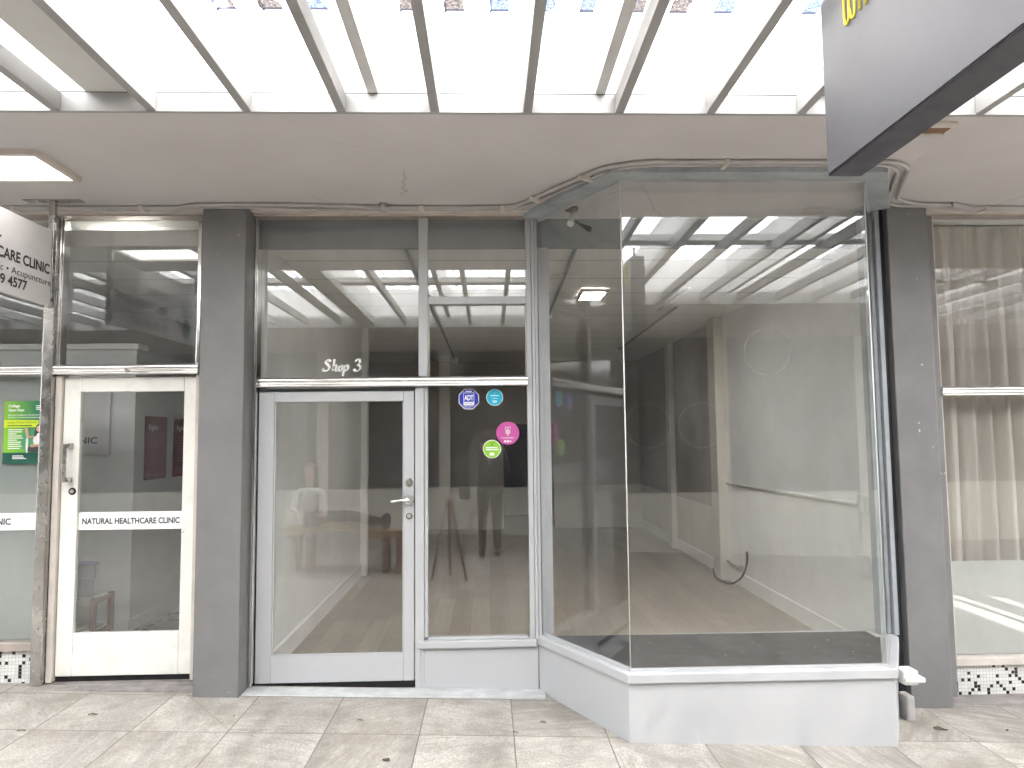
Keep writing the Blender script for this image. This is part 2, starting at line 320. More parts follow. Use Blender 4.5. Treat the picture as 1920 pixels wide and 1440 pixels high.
# ------------------------------------------------------------------ mesh builder
class MB:
    def __init__(s): s.v = []; s.f = []; s.smooth = set()
    def add(s, vs, fs, smooth=False):
        b = len(s.v); s.v += [tuple(v) for v in vs]
        for q in fs:
            if smooth: s.smooth.add(len(s.f))
            s.f.append([i+b for i in q])
        return s
    def box(s, x0, x1, y0, y1, z0, z1):
        v = [(x0, y0, z0), (x1, y0, z0), (x1, y1, z0), (x0, y1, z0), (x0, y0, z1), (x1, y0, z1), (x1, y1, z1), (x0, y1, z1)]
        return s.add(v, [(0, 3, 2, 1), (4, 5, 6, 7), (0, 1, 5, 4), (1, 2, 6, 5), (2, 3, 7, 6), (3, 0, 4, 7)])
    def prism(s, poly, z0, z1):                                     # plan polygon (ccw) extruded in z; z may be callables of (x, y)
        a = z0 if callable(z0) else (lambda x, y: z0); b = z1 if callable(z1) else (lambda x, y: z1)
        n = len(poly); v = [(x, y, a(x, y)) for x, y in poly] + [(x, y, b(x, y)) for x, y in poly]
        return s.add(v, [list(range(n))[::-1], list(range(n, 2*n))] + [(i, (i+1) % n, n+(i+1) % n, n+i) for i in range(n)])
    def extr_x(s, prof, x0, x1, smooth=False):                      # profile of (y, z)
        n = len(prof); v = [(x0, y, z) for y, z in prof] + [(x1, y, z) for y, z in prof]
        s.add(v, [list(range(n)), list(range(n, 2*n))[::-1]]); 
        return s.add(v, [(i, n+i, n+(i+1) % n, (i+1) % n) for i in range(n)], smooth)
    def beam(s, p, q, w, h, up=(0, 0, 1)):
        p, q, up = Vector(p), Vector(q), Vector(up); d = (q-p).normalized(); a = d.cross(up)
        if a.length < 1e-4: a = d.cross(Vector((1, 0, 0)))
        a.normalize(); b = a.cross(d); v = []
        for c in (p, q):
            for i, j in ((-1, -1), (1, -1), (1, 1), (-1, 1)): v.append(c + a*i*w/2 + b*j*h/2)
        return s.add(v, [(0, 1, 2, 3), (7, 6, 5, 4), (0, 4, 5, 1), (1, 5, 6, 2), (2, 6, 7, 3), (3, 7, 4, 0)])
    def tube(s, pts, r, k=10, rs=None):
        pts = [Vector(p) for p in pts]; n = len(pts); v = []; prev = None
        for i, p in enumerate(pts):
            d = (pts[min(i+1, n-1)] - pts[max(i-1, 0)]).normalized()
            a = d.orthogonal().normalized() if prev is None else (prev - d*prev.dot(d)).normalized()
            prev = a; b = d.cross(a); rr = rs[i] if rs else r
            v += [p + (a*math.cos(t*2*math.pi/k) + b*math.sin(t*2*math.pi/k))*rr for t in range(k)]
        fs = [(i*k+j, i*k+(j+1) % k, (i+1)*k+(j+1) % k, (i+1)*k+j) for i in range(n-1) for j in range(k)]
        s.add(v, fs, True); b = len(s.v) - len(v)
        s.f += [[b+j for j in range(k)][::-1], [b+(n-1)*k+j for j in range(k)]]; return s
    def cyl(s, c, r, h, axis='z', k=24, r2=None):
        c = Vector(c); ax = {'x': Vector((1, 0, 0)), 'y': Vector((0, 1, 0)), 'z': Vector((0, 0, 1))}[axis]
        return s.tube([c, c+ax*h], r, k, [r, r if r2 is None else r2])
    def disc(s, cx, y, cz, r, t=.002, k=40, a0=0):                  # disc facing -Y
        n = k; v = [(cx+r*math.cos(a0+i*2*math.pi/n), y, cz+r*math.sin(a0+i*2*math.pi/n)) for i in range(n)]
        v += [(x, y+t, z) for x, _, z in v]
        return s.add(v, [list(range(n)), list(range(n, 2*n))[::-1]] + [(i, n+i, n+(i+1) % n, (i+1) % n) for i in range(n)])
    def ellipsoid(s, c, r, k=16, m=10):
        v = []; c = Vector(c)
        for i in range(m+1):
            t = math.pi*i/m
            for j in range(k):
                a = 2*math.pi*j/k; v.append((c.x+r[0]*math.sin(t)*math.cos(a), c.y+r[1]*math.sin(t)*math.sin(a), c.z+r[2]*math.cos(t)))
        return s.add(v, [(i*k+j, (i+1)*k+j, (i+1)*k+(j+1) % k, i*k+(j+1) % k) for i in range(m) for j in range(k)], True)
    def build(s, name, mat, parent=None, bevel=0., fix=True):
        me = bpy.data.meshes.new(name); me.from_pydata(s.v, [], s.f)
        for i in s.smooth: me.polygons[i].use_smooth = True
        if fix:
            bm = bmesh.new(); bm.from_mesh(me); bmesh.ops.recalc_face_normals(bm, faces=bm.faces); bm.to_mesh(me); bm.free()
        me.materials.append(M[mat] if isinstance(mat, str) else mat)
        o = bpy.data.objects.new(name, me); COL.objects.link(o)
        if bevel:
            b = o.modifiers.new('bevel', 'BEVEL'); b.width = bevel; b.segments = 2; b.limit_method = 'ANGLE'; b.angle_limit = rad(35)
        if parent is not None:
            o.parent = parent
            if parent.type == 'EMPTY': o.location = -parent.location
        return o

def each(name, mat, parent, bevel, *boxes):
    for b in boxes: MB().box(*b).build(name, mat, parent, bevel)

def tag(o, label=None, cat=None, group=None, kind=None):
    if label: o['label'] = label
    if cat: o['category'] = cat
    if group: o['group'] = group
    if kind: o['kind'] = kind
    return o
def thing(name, label, cat, loc, group=None):
    o = bpy.data.objects.new(name, None); COL.objects.link(o); o.location = loc; o.empty_display_size = .1
    return tag(o, label, cat, group)
def struct(name, mb, mat, **k): return tag(mb.build(name, mat, **k), kind='structure')

def text_mesh(txt, width=None, height=None, bold=0., shear=0., align='LEFT', spacing=1., ext=.0008):
    cu = bpy.data.curves.new('t', 'FONT'); cu.body = txt; cu.offset = bold; cu.shear = shear; cu.extrude = ext/ .1 if False else 0
    cu.space_character = spacing; cu.resolution_u = 4
    ob = bpy.data.objects.new('t', cu); COL.objects.link(ob)
    dg = bpy.context.evaluated_depsgraph_get(); me = bpy.data.meshes.new_from_object(ob.evaluated_get(dg))
    bpy.data.objects.remove(ob); bpy.data.curves.remove(cu)
    xs = [v.co.x for v in me.vertices]; ys = [v.co.y for v in me.vertices]
    x0, x1, y0, y1 = min(xs), max(xs), min(ys), max(ys)
    sy = height/(y1-y0) if height else None; sx = width/(x1-x0) if width else None
    sx = sx or sy; sy = sy or sx
    for v in me.vertices: v.co = ((v.co.x-x0)*sx, (v.co.y-y0)*sy, 0)
    return me, (x1-x0)*sx, (y1-y0)*sy
def text(name, txt, org, xdir, ydir, mat, parent, width=None, height=None, bold=.0, shear=0., spacing=1., center=False):
    me, w, h = text_mesh(txt, width, height, bold, shear, spacing=spacing)
    X, Y = Vector(xdir), Vector(ydir); org = Vector(org)
    if center: org = org - X*w/2 - Y*h/2
    for v in me.vertices: v.co = org + X*v.co.x + Y*v.co.y
    me.materials.clear(); me.materials.append(M[mat]); me.name = name
    o = bpy.data.objects.new(name, me); COL.objects.link(o)
    if parent is not None:
        o.parent = parent
        if parent.type == 'EMPTY': o.location = -parent.location
    return o
FX, FZ = (1, 0, 0), (0, 0, 1)                                       # facade reading directions

def pane(name, p0, p1, z0, z1, parent, mat='glass', t=.008):
    p0, p1 = Vector((*p0, 0)), Vector((*p1, 0)); d = (p1-p0).normalized(); n = Vector((-d.y, d.x, 0))*t
    return MB().prism([(p0.x, p0.y), (p1.x, p1.y), (p1.x+n.x, p1.y+n.y), (p0.x+n.x, p0.y+n.y)], z0, z1).build(name, mat, parent)
def rail_profile(y0, y1, z0, z1):                                   # twin-ribbed polished rail: fat bead over a thin one
    h = z1-z0; pr = [(y1, z0), (y1, z1)]
    for i in range(9):
        a = math.pi/2 - i*math.pi/8; pr.append((y0+.018-.018*math.cos(a), z0+h*.66+h*.33*math.sin(a)))
    pr.append((y0+.014, z0+h*.31))
    for i in range(6):
        a = math.pi/2 - i*math.pi/5; pr.append((y0+.014-.014*math.cos(a), z0+h*.16+h*.14*math.sin(a)))
    return pr
def spline(pts, n=8):
    P = [Vector(p) for p in pts]; P = [P[0]*2-P[1]] + P + [P[-1]*2-P[-2]]; out = []
    for i in range(1, len(P)-2):
        a, b, c, d = P[i-1], P[i], P[i+1], P[i+2]
        for k in range(n):
            t = k/n; out.append(.5*((2*b)+(c-a)*t+(2*a-5*b+4*c-d)*t*t+(3*b-a-3*c+d)*t**3))
    return out + [P[-2]]
def fillet(pts, r, n=6):
    P = [Vector(p) for p in pts]; out = [P[0]]
    for i in range(1, len(P)-1):
        a, b, c = P[i-1], P[i], P[i+1]; u = (a-b); w = (c-b); rr = min(r, u.length*.45, w.length*.45)
        s, e = b+u.normalized()*rr, b+w.normalized()*rr
        out += [s*(1-t)**2 + b*2*t*(1-t) + e*t*t for t in [k/n for k in range(n+1)]]
    return out + [P[-1]]

YD = 4.78                    # glazing plane of the shopfronts
SOF = 3.172                   # underside of the soffit
gz = lambda x, y=0: .02 - .036*x    # the pavement falls to the right

# ------------------------------------------------------------------ setting
pv = MB(); xs = [-40, -4, 5, 40]
pv.add([(-40, -30, gz(-40)*.2), (-5, -30, gz(-5)), (6, -30, gz(6)), (40, -30, gz(6)), (-40, 4.84, gz(-5)), (-5, 4.84, gz(-5)), (6, 4.84, gz(6)), (40, 4.84, gz(6))],
       [(0, 1, 5, 4), (1, 2, 6, 5), (2, 3, 7, 6)])
struct('pavement', pv, 'pave')
struct('shop_floor', MB().box(-3.4, 2.72, 4.78, 14.6, -.02, .06), 'floor')
struct('clinic_floor', MB().box(-6.5, -1.62, 4.82, 9.0, .05, .15), 'clinic_floor')
struct('soffit_ceiling', MB().box(-20, 20, 3.237, 4.86, SOF, 3.258), 'soffit')

upw = thing('upper_wall', 'white dirt streaked wall band above the soffit edge, under the clear roof', 'wall', (0, 3.3, 3.267))
MB().box(-20, 20, 3.283, 3.4, 3.267, 3.75).build('wall_face', 'upwall', upw)
MB().box(-20, 20, 3.401, 14.8, 3.3, 6.5).build('storey_above', 'asphalt_wall', upw)

# ------------------------------------------------------------------ glazed canopy
can = thing('glazed_canopy', 'white timber pergola canopy with clear corrugated roof over the walkway', 'canopy', (0, 1.6, 3.15))
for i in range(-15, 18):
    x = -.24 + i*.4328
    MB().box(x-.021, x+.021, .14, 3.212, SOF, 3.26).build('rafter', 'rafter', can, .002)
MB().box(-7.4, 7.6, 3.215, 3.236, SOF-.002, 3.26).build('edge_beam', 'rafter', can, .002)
MB().box(-7.4, 7.6, 3.2165, 3.222, 3.2605, 3.2655).build('painted_shadow_line', 'dark', can)  # dark strip drawing the shadow line between beam and wall
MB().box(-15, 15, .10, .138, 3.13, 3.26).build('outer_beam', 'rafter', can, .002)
MB().box(-15, 15, -.02, .098, 3.301, 3.66).build('outer_upstand', 'white', can, .002)
for x0, x1 in ((-6.2, -6.15), (-5.1, -5.05), (-4.0, -3.95), (-2.97, -2.92), (-1.842, -1.583), (-.553, -.502), (.511, .561), (1.578, 1.629), (2.66, 2.71), (3.75, 3.8), (4.85, 4.9), (5.95, 6.0), (7.05, 7.1), (8.1, 8.15), (-7.3, -7.25), (-8.4, -8.35)):
    MB().box(x0, x1, .14, 3.281, 3.263, 3.665).build('joist', 'joist', can, .002)
MB().box(-7.2, 7.4, 2.13, 2.29, 3.263, 3.32).build('cross_beam', 'joist', can, .002)
P = .216
for xa, xb in ((-14.96, 6.6), (7.5, 15)):
    rf = MB(); prof = []; x = -7.4 + P*round((xa+7.4)/P)
    while x < xb:
        prof += [(x, 3.675), (x+.056, 3.675), (x+.087, 3.705), (x+.168, 3.705), (x+.198, 3.675)]; x += P
    n = len(prof)
    rf.add([(a, -.25, b-.03) for a, b in prof] + [(a, 3.282, b) for a, b in prof], [(i, i+1, n+i+1, n+i) for i in range(n-1)])
    rf.build('roof_sheet', 'roof', can, fix=False)
for hx, hy in ((1.48, 2.65), (1.53, 2.03), (1.9, 2.2)):
    xr = -.24 + round((hx+.24)/.4328)*.4328
    pts = [(xr, hy, 3.172), (xr, hy, 3.145)] + [(xr+.014*math.sin(a), hy, 3.131+.014*math.cos(a)) for a in [k*.5 for k in range(0, 10)]]
    MB().tube(pts, .0025, 6).build('hook', 'steel', can)

# ------------------------------------------------------------------ soffit fittings
def ceiling_light(name, label, x0, x1, y0, y1, z, dz=.03, lm='lamp'):
    t = thing(name, label, 'ceiling light', ((x0+x1)/2, (y0+y1)/2, z)); w = .028
    fr = MB()
    fr.box(x0, x1, y0, y0+w, z-dz, z).box(x0, x1, y1-w, y1, z-dz, z).box(x0, x0+w, y0+w, y1-w, z-dz, z).box(x1-w, x1, y0+w, y1-w, z-dz, z)
    fr.build('frame', 'cream', t)
    MB().box(x0+w, x1-w, y0+w, y1-w, z-.012, z-.006).build('diffuser', lm, t)
    return t
ceiling_light('ceiling_light', 'lit square panel light in the soffit above the white clinic sign', -2.97, -2.33, 3.65, 4.06, SOF)
ceiling_light('ceiling_light', 'lit panel light on the clinic ceiling, seen through the pane above the white door', -2.74, -2.44, 5.17, 5.46, 3.16, lm='lamp3')
ceiling_light('ceiling_light', 'small added fill light on the empty shop ceiling, seen through the bay window', .84, 1.10, 6.3, 6.72, 2.985, lm='fill_lamp')  # added lamp that brightens the shop interior

cd1 = thing('conduit_pipe', 'pair of grey plastic conduits fixed along the soffit following the bay window', 'pipe', (-.6, 4.5, SOF))
zc = SOF-.014
path = [(-4.668, 4.567, zc), (-1.979, 4.556, zc), (-1.888, 4.496, zc), (-1.421, 4.485, zc), (-0.761, 4.536, zc), (-0.507, 4.556, zc), (0.173, 4.546, zc), (0.649, 3.856, zc), (0.852, 3.775, zc), (2.273, 3.765, zc), (2.395, 3.856, zc), (2.638, 4.394, zc), (2.821, 4.485, zc), (3.065, 4.485, zc), (3.186, 4.556, zc), (5.074, 4.567, zc)]
MB().tube(fillet(path, .1), .0125, 10).build('upper_tube', 'conduit', cd1)
path2 = [(-4.668, 4.612, zc), (-1.999, 4.607, zc), (-1.928, 4.551, zc), (-1.441, 4.556, zc), (-1.218, 4.597, zc), (0.203, 4.592, zc), (0.690, 3.907, zc), (0.883, 3.821, zc), (2.253, 3.813, zc), (2.364, 3.907, zc), (2.598, 4.445, zc), (2.699, 4.521, zc), (3.024, 4.528, zc), (3.146, 4.597, zc), (5.074, 4.612, zc)]
MB().tube(fillet(path2, .1), .010, 10).build('lower_tube', 'conduit', cd1)
for x, y in ((-2.23, 4.557), (-3.04, 4.565), (-.43, 4.557), (.1, 4.55), (1.32, 3.771), (3.35, 4.562)):
    MB().box(x-.014, x+.014, y-.018, y+.075, zc-.018, SOF-.001).build('clip', 'cream', cd1, .003)
for t in (.25, .8):
    x, y = .172+.477*t, 4.546-.69*t
    MB().beam((x-.02, y-.012, zc-.004), (x+.055, y+.04, zc-.004), .02, .028).build('clip', 'cream', cd1)
MB().cyl((-.67, 4.51, SOF-.055), .026, .055).build('junction_box', 'conduit', cd1)
MB().cyl((2.78, 4.465, SOF-.018), .006, .018, k=8).build('screw', 'black', cd1)
MB().beam((3.06, 4.486, zc-.006), (3.24, 4.562, zc-.01), .034, .03).build('coupling', 'conduit', cd1)

vb = thing('soffit_vent', 'small rusty brown vent block on the soffit beside the dark hanging sign', 'vent', (2.2, 3.31, SOF))
MB().box(2.13, 2.30, 3.285, 3.32, SOF-.02, SOF-.001).box(2.13, 2.30, 3.395, 3.425, SOF-.02, SOF-.001).build('frame', 'cream', vb)
MB().box(2.13, 2.30, 3.32, 3.395, SOF-.012, SOF-.001).build('vent_plate', 'rust', vb)

# ------------------------------------------------------------------ pillars
def pillar(name, label, x0, x1, y0, y1):
    t = thing(name, label, 'pillar', ((x0+x1)/2, (y0+y1)/2, gz(x0)), 'charcoal pillars between the shopfronts')
    MB().prism([(x0, y0), (x1, y0), (x1, y1), (x0, y1)], lambda x, y: gz(x)-.01, SOF-.001).build('shaft', 'pillar', t, .006)
    return t
p1 = pillar('pillar', 'charcoal painted pillar between the white clinic door and the grey shop door', -1.835, -1.557, 4.55, 4.90)
p2 = pillar('pillar', 'charcoal painted pillar between the glass bay and the curtained window', 2.655, 2.925, 4.54, 4.90)
MB().box(2.625, 2.654, 4.60, 4.662, gz(2.6), SOF-.002).build('gap_shade_strip', 'dark', p2)  # dark strip in place of the shaded gap beside the bay jamb

# ------------------------------------------------------------------ empty shop front
sf = thing('shop_front', 'pale grey shopfront of the empty shop with its angled glass bay', 'shopfront', (0, YD, .03))
MB().box(-1.556, .30, 4.70, 4.80, 3.150, SOF-.001).build('header_rail', 'bronze', sf, .003)
MB().box(-1.556, .28, 4.61, 4.685, 3.157, SOF-.001).build('head_trim', 'cream', sf, .003)
MB().box(-1.556, .28, 4.686, 4.699, 3.146, SOF-.001).build('head_bead', 'cream', sf)
MB().box(-1.555, -1.541, 4.715, 4.80, .05, 3.149).box(-1.5385, -1.528, 4.705, 4.80, .05, 3.149).build('jamb', 'chrome', sf, .003)
MB().extr_x(rail_profile(4.70, 4.80, 1.998, 2.064), -1.5275, .262, True).build('transom_rail', 'chrome', sf)
MB().box(-.467, -.406, 4.735, 4.80, 2.066, 3.149).build('mullion', 'grey', sf, .004)
MB().box(-.404, .256, 4.745, 4.80, 2.556, 2.608).build('glazing_bar', 'grey', sf, .004)
each('glazing_bead', 'bronze', sf, 0, (-.404, -.396, 4.755, 4.80, 2.066, 2.554), (.250, .256, 4.755, 4.80, 2.066, 2.554))
MB().box(-.49, -.432, 4.735, 4.81, .03, 1.997).build('door_post', 'grey', sf, .004)
MB().box(-.475, -.448, 4.731, 4.7345, 1.87, 1.96).build('strike_plate', 'grey', sf, .001)
each('glazing_bead', 'grey', sf, .002, (-.43, -.408, 4.75, 4.80, .36, 1.997), (-.407, .245, 4.75, 4.80, .345, .358))
MB().box(.258, .292, 4.735, 4.81, .345, 3.149).box(.2935, .312, 4.72, 4.80, .345, 3.149).box(.3135, .335, 4.735, 4.80, .345, 3.149).build('corner_post', 'grey', sf, .004)
MB().box(.344, .42, 4.81, 4.84, .34, 2.96).build('inner_frame', 'grey', sf, .003)
MB().box(-.475, .30, 4.715, 4.82, .297, .344).build('sill', 'grey', sf, .006)
MB().box(-.452, .31, 4.742, 4.80, .0, .295).build('stall_riser', 'grey', sf, .002)
MB().box(-.474, -.454, 4.728, 4.80, .02, .295).build('riser_trim', 'grey', sf, .004)
pane('transom_pane', (-1.527, YD), (-.468, YD), 2.066, 3.10, sf)
pane('transom_pane', (-.405, YD), (.257, YD), 2.61, 3.10, sf)
pane('transom_pane', (-.395, YD), (.249, YD), 2.066, 2.555, sf)
sidelight = pane('side_pane', (-.407, YD), (.257, YD), .36, 1.996, sf)
MB().prism([(-1.555, 4.585), (.345, 4.60), (.345, 4.741), (-1.555, 4.741)], lambda x, y: gz(x)-.03, lambda x, y: .034-.029*x).build('threshold', 'stone_step', sf, .006)
MB().box(-1.526, -.492, 4.765, 4.80, .045, .083).build('door_gap_shade', 'gap', sf)  # black strip in place of the shade under the door leaf
MB().box(-1.526, -.492, 4.79, 4.82, 1.968, 1.996).build('head_shade_strip', 'ply_grey', sf)  # grey strip imitating the shading above the door leaf
# script lettering
def brush(strokes, org, s, w, nib=rad(35), y=YD-.003):
    mb = MB(); ox, oz = org; na = Vector((math.cos(nib), math.sin(nib)))
    for st in strokes:
        P = spline([(a, b, 0) for a, b in st], 7); n = len(P); L = []; Rr = []
        for i, p in enumerate(P):
            d = (P[min(i+1, n-1)]-P[max(i-1, 0)]); d = Vector((d.x, d.y)).normalized(); nn = Vector((-d.y, d.x))
            ww = w*(.32 + .68*abs(nn.dot(na)))/2
            L.append((ox+(p.x+nn.x*ww)*s, y, oz+(p.y+nn.y*ww)*s)); Rr.append((ox+(p.x-nn.x*ww)*s, y, oz+(p.y-nn.y*ww)*s))
        mb.add(L+Rr, [(i, i+1, n+i+1, n+i) for i in range(n-1)])
    return mb
S_ = [(.62, .80), (.50, .93), (.30, .90), (.24, .72), (.40, .55), (.52, .36), (.40, .12), (.16, .06), (.0, .16), (.06, .30)]
H_ = [(.92, 1.0), (.86, .6), (.78, .08)]; H2 = [(.80, .22), (.92, .46), (1.06, .46), (1.02, .2), (1.08, .06), (1.2, .14)]
O_ = [(1.44, .46), (1.28, .38), (1.26, .14), (1.42, .08), (1.54, .28), (1.44, .46), (1.62, .42)]
P1 = [(1.74, .48), (1.68, .1), (1.6, -.38)]; P2 = [(1.72, .28), (1.86, .48), (2.0, .42), (1.98, .2), (1.84, .08), (1.72, .14)]
T3 = [(2.58, .78), (2.7, .94), (2.92, .92), (2.94, .70), (2.74, .54), (2.72, .52), (2.94, .46), (2.96, .2), (2.76, .03), (2.54, .08), (2.5, .2)]
up = [c for c in sf.children if c.name.startswith('transom_pane')][0]
lt = brush([S_, H_, H2, O_, P1, P2, T3], (-1.11, 2.108), .0835, .215).build('lettering', 'vinyl', up, fix=False)
lt.location = (0, 0, 0)
# door leaf
dr = MB().box(-1.524, -1.422, 4.755, 4.795, .088, 1.973).box(-.568, -.498, 4.755, 4.795, .088, 1.973).box(-1.4215, -.5685, 4.755, 4.795, 1.905, 1.973).box(-1.4215, -.5685, 4.755, 4.795, .088, .258).build('door', 'grey', sf, .004)
each('glazing_bead', 'grey', dr, .002, (-1.4205, -1.413, 4.765, 4.78, .259, 1.904), (-.577, -.5695, 4.765, 4.78, .259, 1.904), (-1.4125, -.5775, 4.765, 4.78, .259, .267))
pane('door_pane', (-1.421, 4.781), (-.569, 4.781), .259, 1.904, dr)
hd = MB().cyl((-.531, 4.737, 1.252), .031, .018, 'y').cyl((-.531, 4.70, 1.252), .013, .037, 'y')
hd.tube(spline([(-.531, 4.703, 1.252), (-.56, 4.70, 1.252), (-.60, 4.702, 1.249), (-.645, 4.71, 1.244)]), .01, 10, None)
hd.build('lever_handle', 'chrome', dr)
for z in (1.366, 1.146):
    lk = MB().cyl((-.531, 4.742, z), .025 if z > 1.2 else .021, .013, 'y').build('lock', 'steel', dr)
    MB().cyl((-.531, 4.738, z), .012, .006, 'y').box(-.5325, -.5295, 4.7365, 4.7385, z-.006, z+.006).build('keyhole', 'chrome', lk)

# bay
S = [(.30, 4.74), (.742, 3.955), (2.24, 3.945), (2.60, 4.55)]       # sill outer line
def inset(poly, d):
    out = []
    for i, p in enumerate(poly):
        p = Vector(p); ns = []
        for a, b in ((i-1, i), (i, i+1)):
            if 0 <= a and b < len(poly):
                e = Vector(poly[b])-Vector(poly[a]); e.normalize(); ns.append(Vector((-e.y, e.x)))
        if len(ns) == 1: out.append(tuple(p+ns[0]*d))
        else:
            m = (ns[0]+ns[1]).normalized(); out.append(tuple(p+m*d/m.dot(ns[0])))
    return out
def strip(a, b, z0, z1):
    mb = MB(); n = len(a)
    za = z0 if callable(z0) else (lambda x, y: z0)
    for i in range(n-1):
        mb.prism([a[i], a[i+1], b[i+1], b[i]], za, z1)
    return mb
def band(a, b, z0, z1, bot=None):                                   # one continuous mitred strip
    n = len(a); mb = MB(); bot = bot or (lambda x, y: z0)
    v = [(x, y, bot(x, y)) for x, y in a] + [(x, y, z1) for x, y in a] + [(x, y, z1) for x, y in b] + [(x, y, bot(x, y)) for x, y in b]
    fs = []
    for k in range(4):
        for i in range(n-1): fs.append((k*n+i, k*n+i+1, ((k+1) % 4)*n+i+1, ((k+1) % 4)*n+i))
    fs += [(0, n, 2*n, 3*n), (n-1, 4*n-1, 3*n-1, 2*n-1)]
    return mb.add(v, fs)
G = inset(S, .052)
band(S, inset(S, .05), .306, .362).build('bay_sill', 'grey', sf, .007)
band(inset(S, .0495), inset(S, .075), .306, .372).build('bay_glazing_bead', 'grey', sf, .004)
band(inset(S, .016), inset(S, .07), 0, .3055, lambda x, y: gz(x)-.02).build('bay_riser', 'grey', sf, .003)
band(inset(S, -.075), inset(S, .06), 3.138, SOF-.001).build('bay_header', 'grey2', sf, .004)
band(inset(S, .045), inset(S, .059), 3.124, 3.137).build('bay_head_bead', 'grey', sf)
MB().prism([(.36, 4.76), *inset(S, .077)[1:3], (2.56, 4.62), (2.56, 4.76)], .2, .352).build('display_platform', 'grey', sf)
cp = inset(S, .079)
MB().prism([(.43, 4.735), (cp[1][0], cp[1][1]), (cp[2][0], cp[2][1]), (2.49, 4.57), (2.49, 4.70), (1.6, 4.715)], .353, .359).build('carpet', 'carpet', sf)
for i, nm in enumerate(('bay_side_pane', 'bay_front_pane', 'bay_side_pane')):
    a, b = Vector(G[i]), Vector(G[i+1]); d = (b-a).normalized()*.006
    if i == 0: a = a + d*6
    pane(nm, a+d, b-d, .373, 3.137, sf)
bf = [c for c in sf.children if c.name.startswith('bay_front_pane')][0]
rg = MB(); kk = 40
for r0, r1, cx_, cz_ in ((.128, .137, 1.60, 2.13),):
    yy = G[1][1]-.004
    v = [(cx_+r_*math.cos(2*math.pi*i/kk), yy, cz_+r_*math.sin(2*math.pi*i/kk)) for r_ in (r0, r1) for i in range(kk)]
    rg.add(v, [(i, (i+1) % kk, kk+(i+1) % kk, kk+i) for i in range(kk)])
ro_ = rg.build('sticker_residue', 'residue', bf, fix=False); ro_.location = (0, 0, 0)
for i in (1, 2):
    MB().cyl((G[i][0], G[i][1]+.004, .37), .0035, 2.766, k=8).build('glass_joint', 'plastic', sf)
jb = MB()
for x0, x1, y0 in ((2.505, 2.535, 4.585), (2.5365, 2.585, 4.60), (2.5865, 2.618, 4.57)): jb.box(x0, x1, y0, 4.66, .365, 3.149)
jb.build('bay_jamb', 'grey2', sf, .004)
each('rust_seam', 'dark', sf, 0, (2.558, 2.5635, 4.5985, 4.6005, .38, 1.5), (2.555, 2.567, 4.5983, 4.6005, 2.93, 3.1))
MB().box(2.46, 2.60, 4.56, 4.70, .25, .364).build('jamb_base', 'grey', sf, .004)

bx = thing('outlet_box', 'small white plastic outlet box fixed to the bay side near the ground', 'outlet box', (2.46, 4.25, .2))
MB().box(2.425, 2.515, 4.21, 4.31, .175, .262).build('box_body', 'plastic', bx, .012)
MB().box(2.43, 2.55, 4.20, 4.29, .192, .222).build('box_lip', 'plastic', bx, .008)
MB().box(2.50, 2.55, 4.32, 4.42, gz(2.5)-.01, .075).build('feed_duct', 'conduit', bx, .012)
text('chalk_mark', 'P', (2.262, 4.0, .035), (.515, .857, 0), FZ, 'ink', sf, height=.05)

# stickers on the side pane
ST = YD-.004
def sticker(name, label, cx, cz, r, mat, k=40, a0=0, rim='vinyl'):
    t = thing(name, label, 'sticker', (cx, ST, cz), 'round stickers on the glass beside the door' if k > 10 else None)
    MB().disc(cx, ST, cz, r, .0015, k, a0).build('rim', rim, t)
    MB().disc(cx, ST-.0012, cz, r*.93, .001, k, a0).build('face', mat, t)
    return t
t = sticker('sticker', 'blue octagonal security sticker with white letters on the glass beside the door', -.134, 1.915, .074, 'blue', 8, math.pi/8)
MB().box(-.170, -.098, ST-.0024, ST-.0014, 1.872, 1.958).build('label_panel', 'vinyl', t)
MB().box(-.167, -.101, ST-.0034, ST-.0026, 1.896, 1.955).build('letter_ground', 'blue', t)
text('letters', 'ADT', (-.134, ST-.004, 1.924), FX, FZ, 'vinyl', t, width=.062, height=.036, bold=.03, center=True, spacing=.9)
text('small_letters', 'MONITORED', (-.134, ST-.004, 1.884), FX, FZ, 'ink', t, width=.058, height=.009, center=True)
text('small_letters', 'SECURITY', (-.134, ST-.004, 1.862), FX, FZ, 'vinyl', t, width=.06, height=.008, bold=.02, center=True)
MB().box(-.155, -.113, ST-.004, ST-.0026, 1.963, 1.970).build('small_bar', 'vinyl', t)
t = sticker('sticker', 'round teal sticker at the top of the glass beside the door', .040, 1.925, .057, 'teal')
MB().box(.012, .068, ST-.003, ST-.0018, 1.934, 1.939).box(.0392, .0408, ST-.003, ST-.0018, 1.942, 1.957).box(.024, .056, ST-.003, ST-.0018, 1.898, 1.903).box(.027, .053, ST-.003, ST-.0018, 1.890, 1.894).box(.02, .06, ST-.003, ST-.0018, 1.917, 1.919).build('small_print', 'vinyl', t)
t = sticker('sticker', 'large round magenta sticker with a white bee shaped emblem on the side glass', .126, 1.684, .077, 'pink', rim='pink')
em = MB()
for sx in (-1, 1):
    em.tube([(.126+sx*.009+.008*math.cos(a)+sx*.002*math.sin(a), ST-.003, 1.714+.013*math.sin(a)) for a in [k*.55 for k in range(12)]], .0018, 6)
for k in range(4):
    w = (.016, .017, .012, .005)[k]; em.box(.126-w, .126+w, ST-.0035, ST-.002, 1.695-k*.0085, 1.700-k*.0085)
em.build('emblem', 'vinyl', t)
text('letters', 'FOODPRINT', (.126, ST-.0035, 1.652), FX, FZ, 'vinyl', t, width=.088, height=.0085, bold=.03, center=True, spacing=1.15)
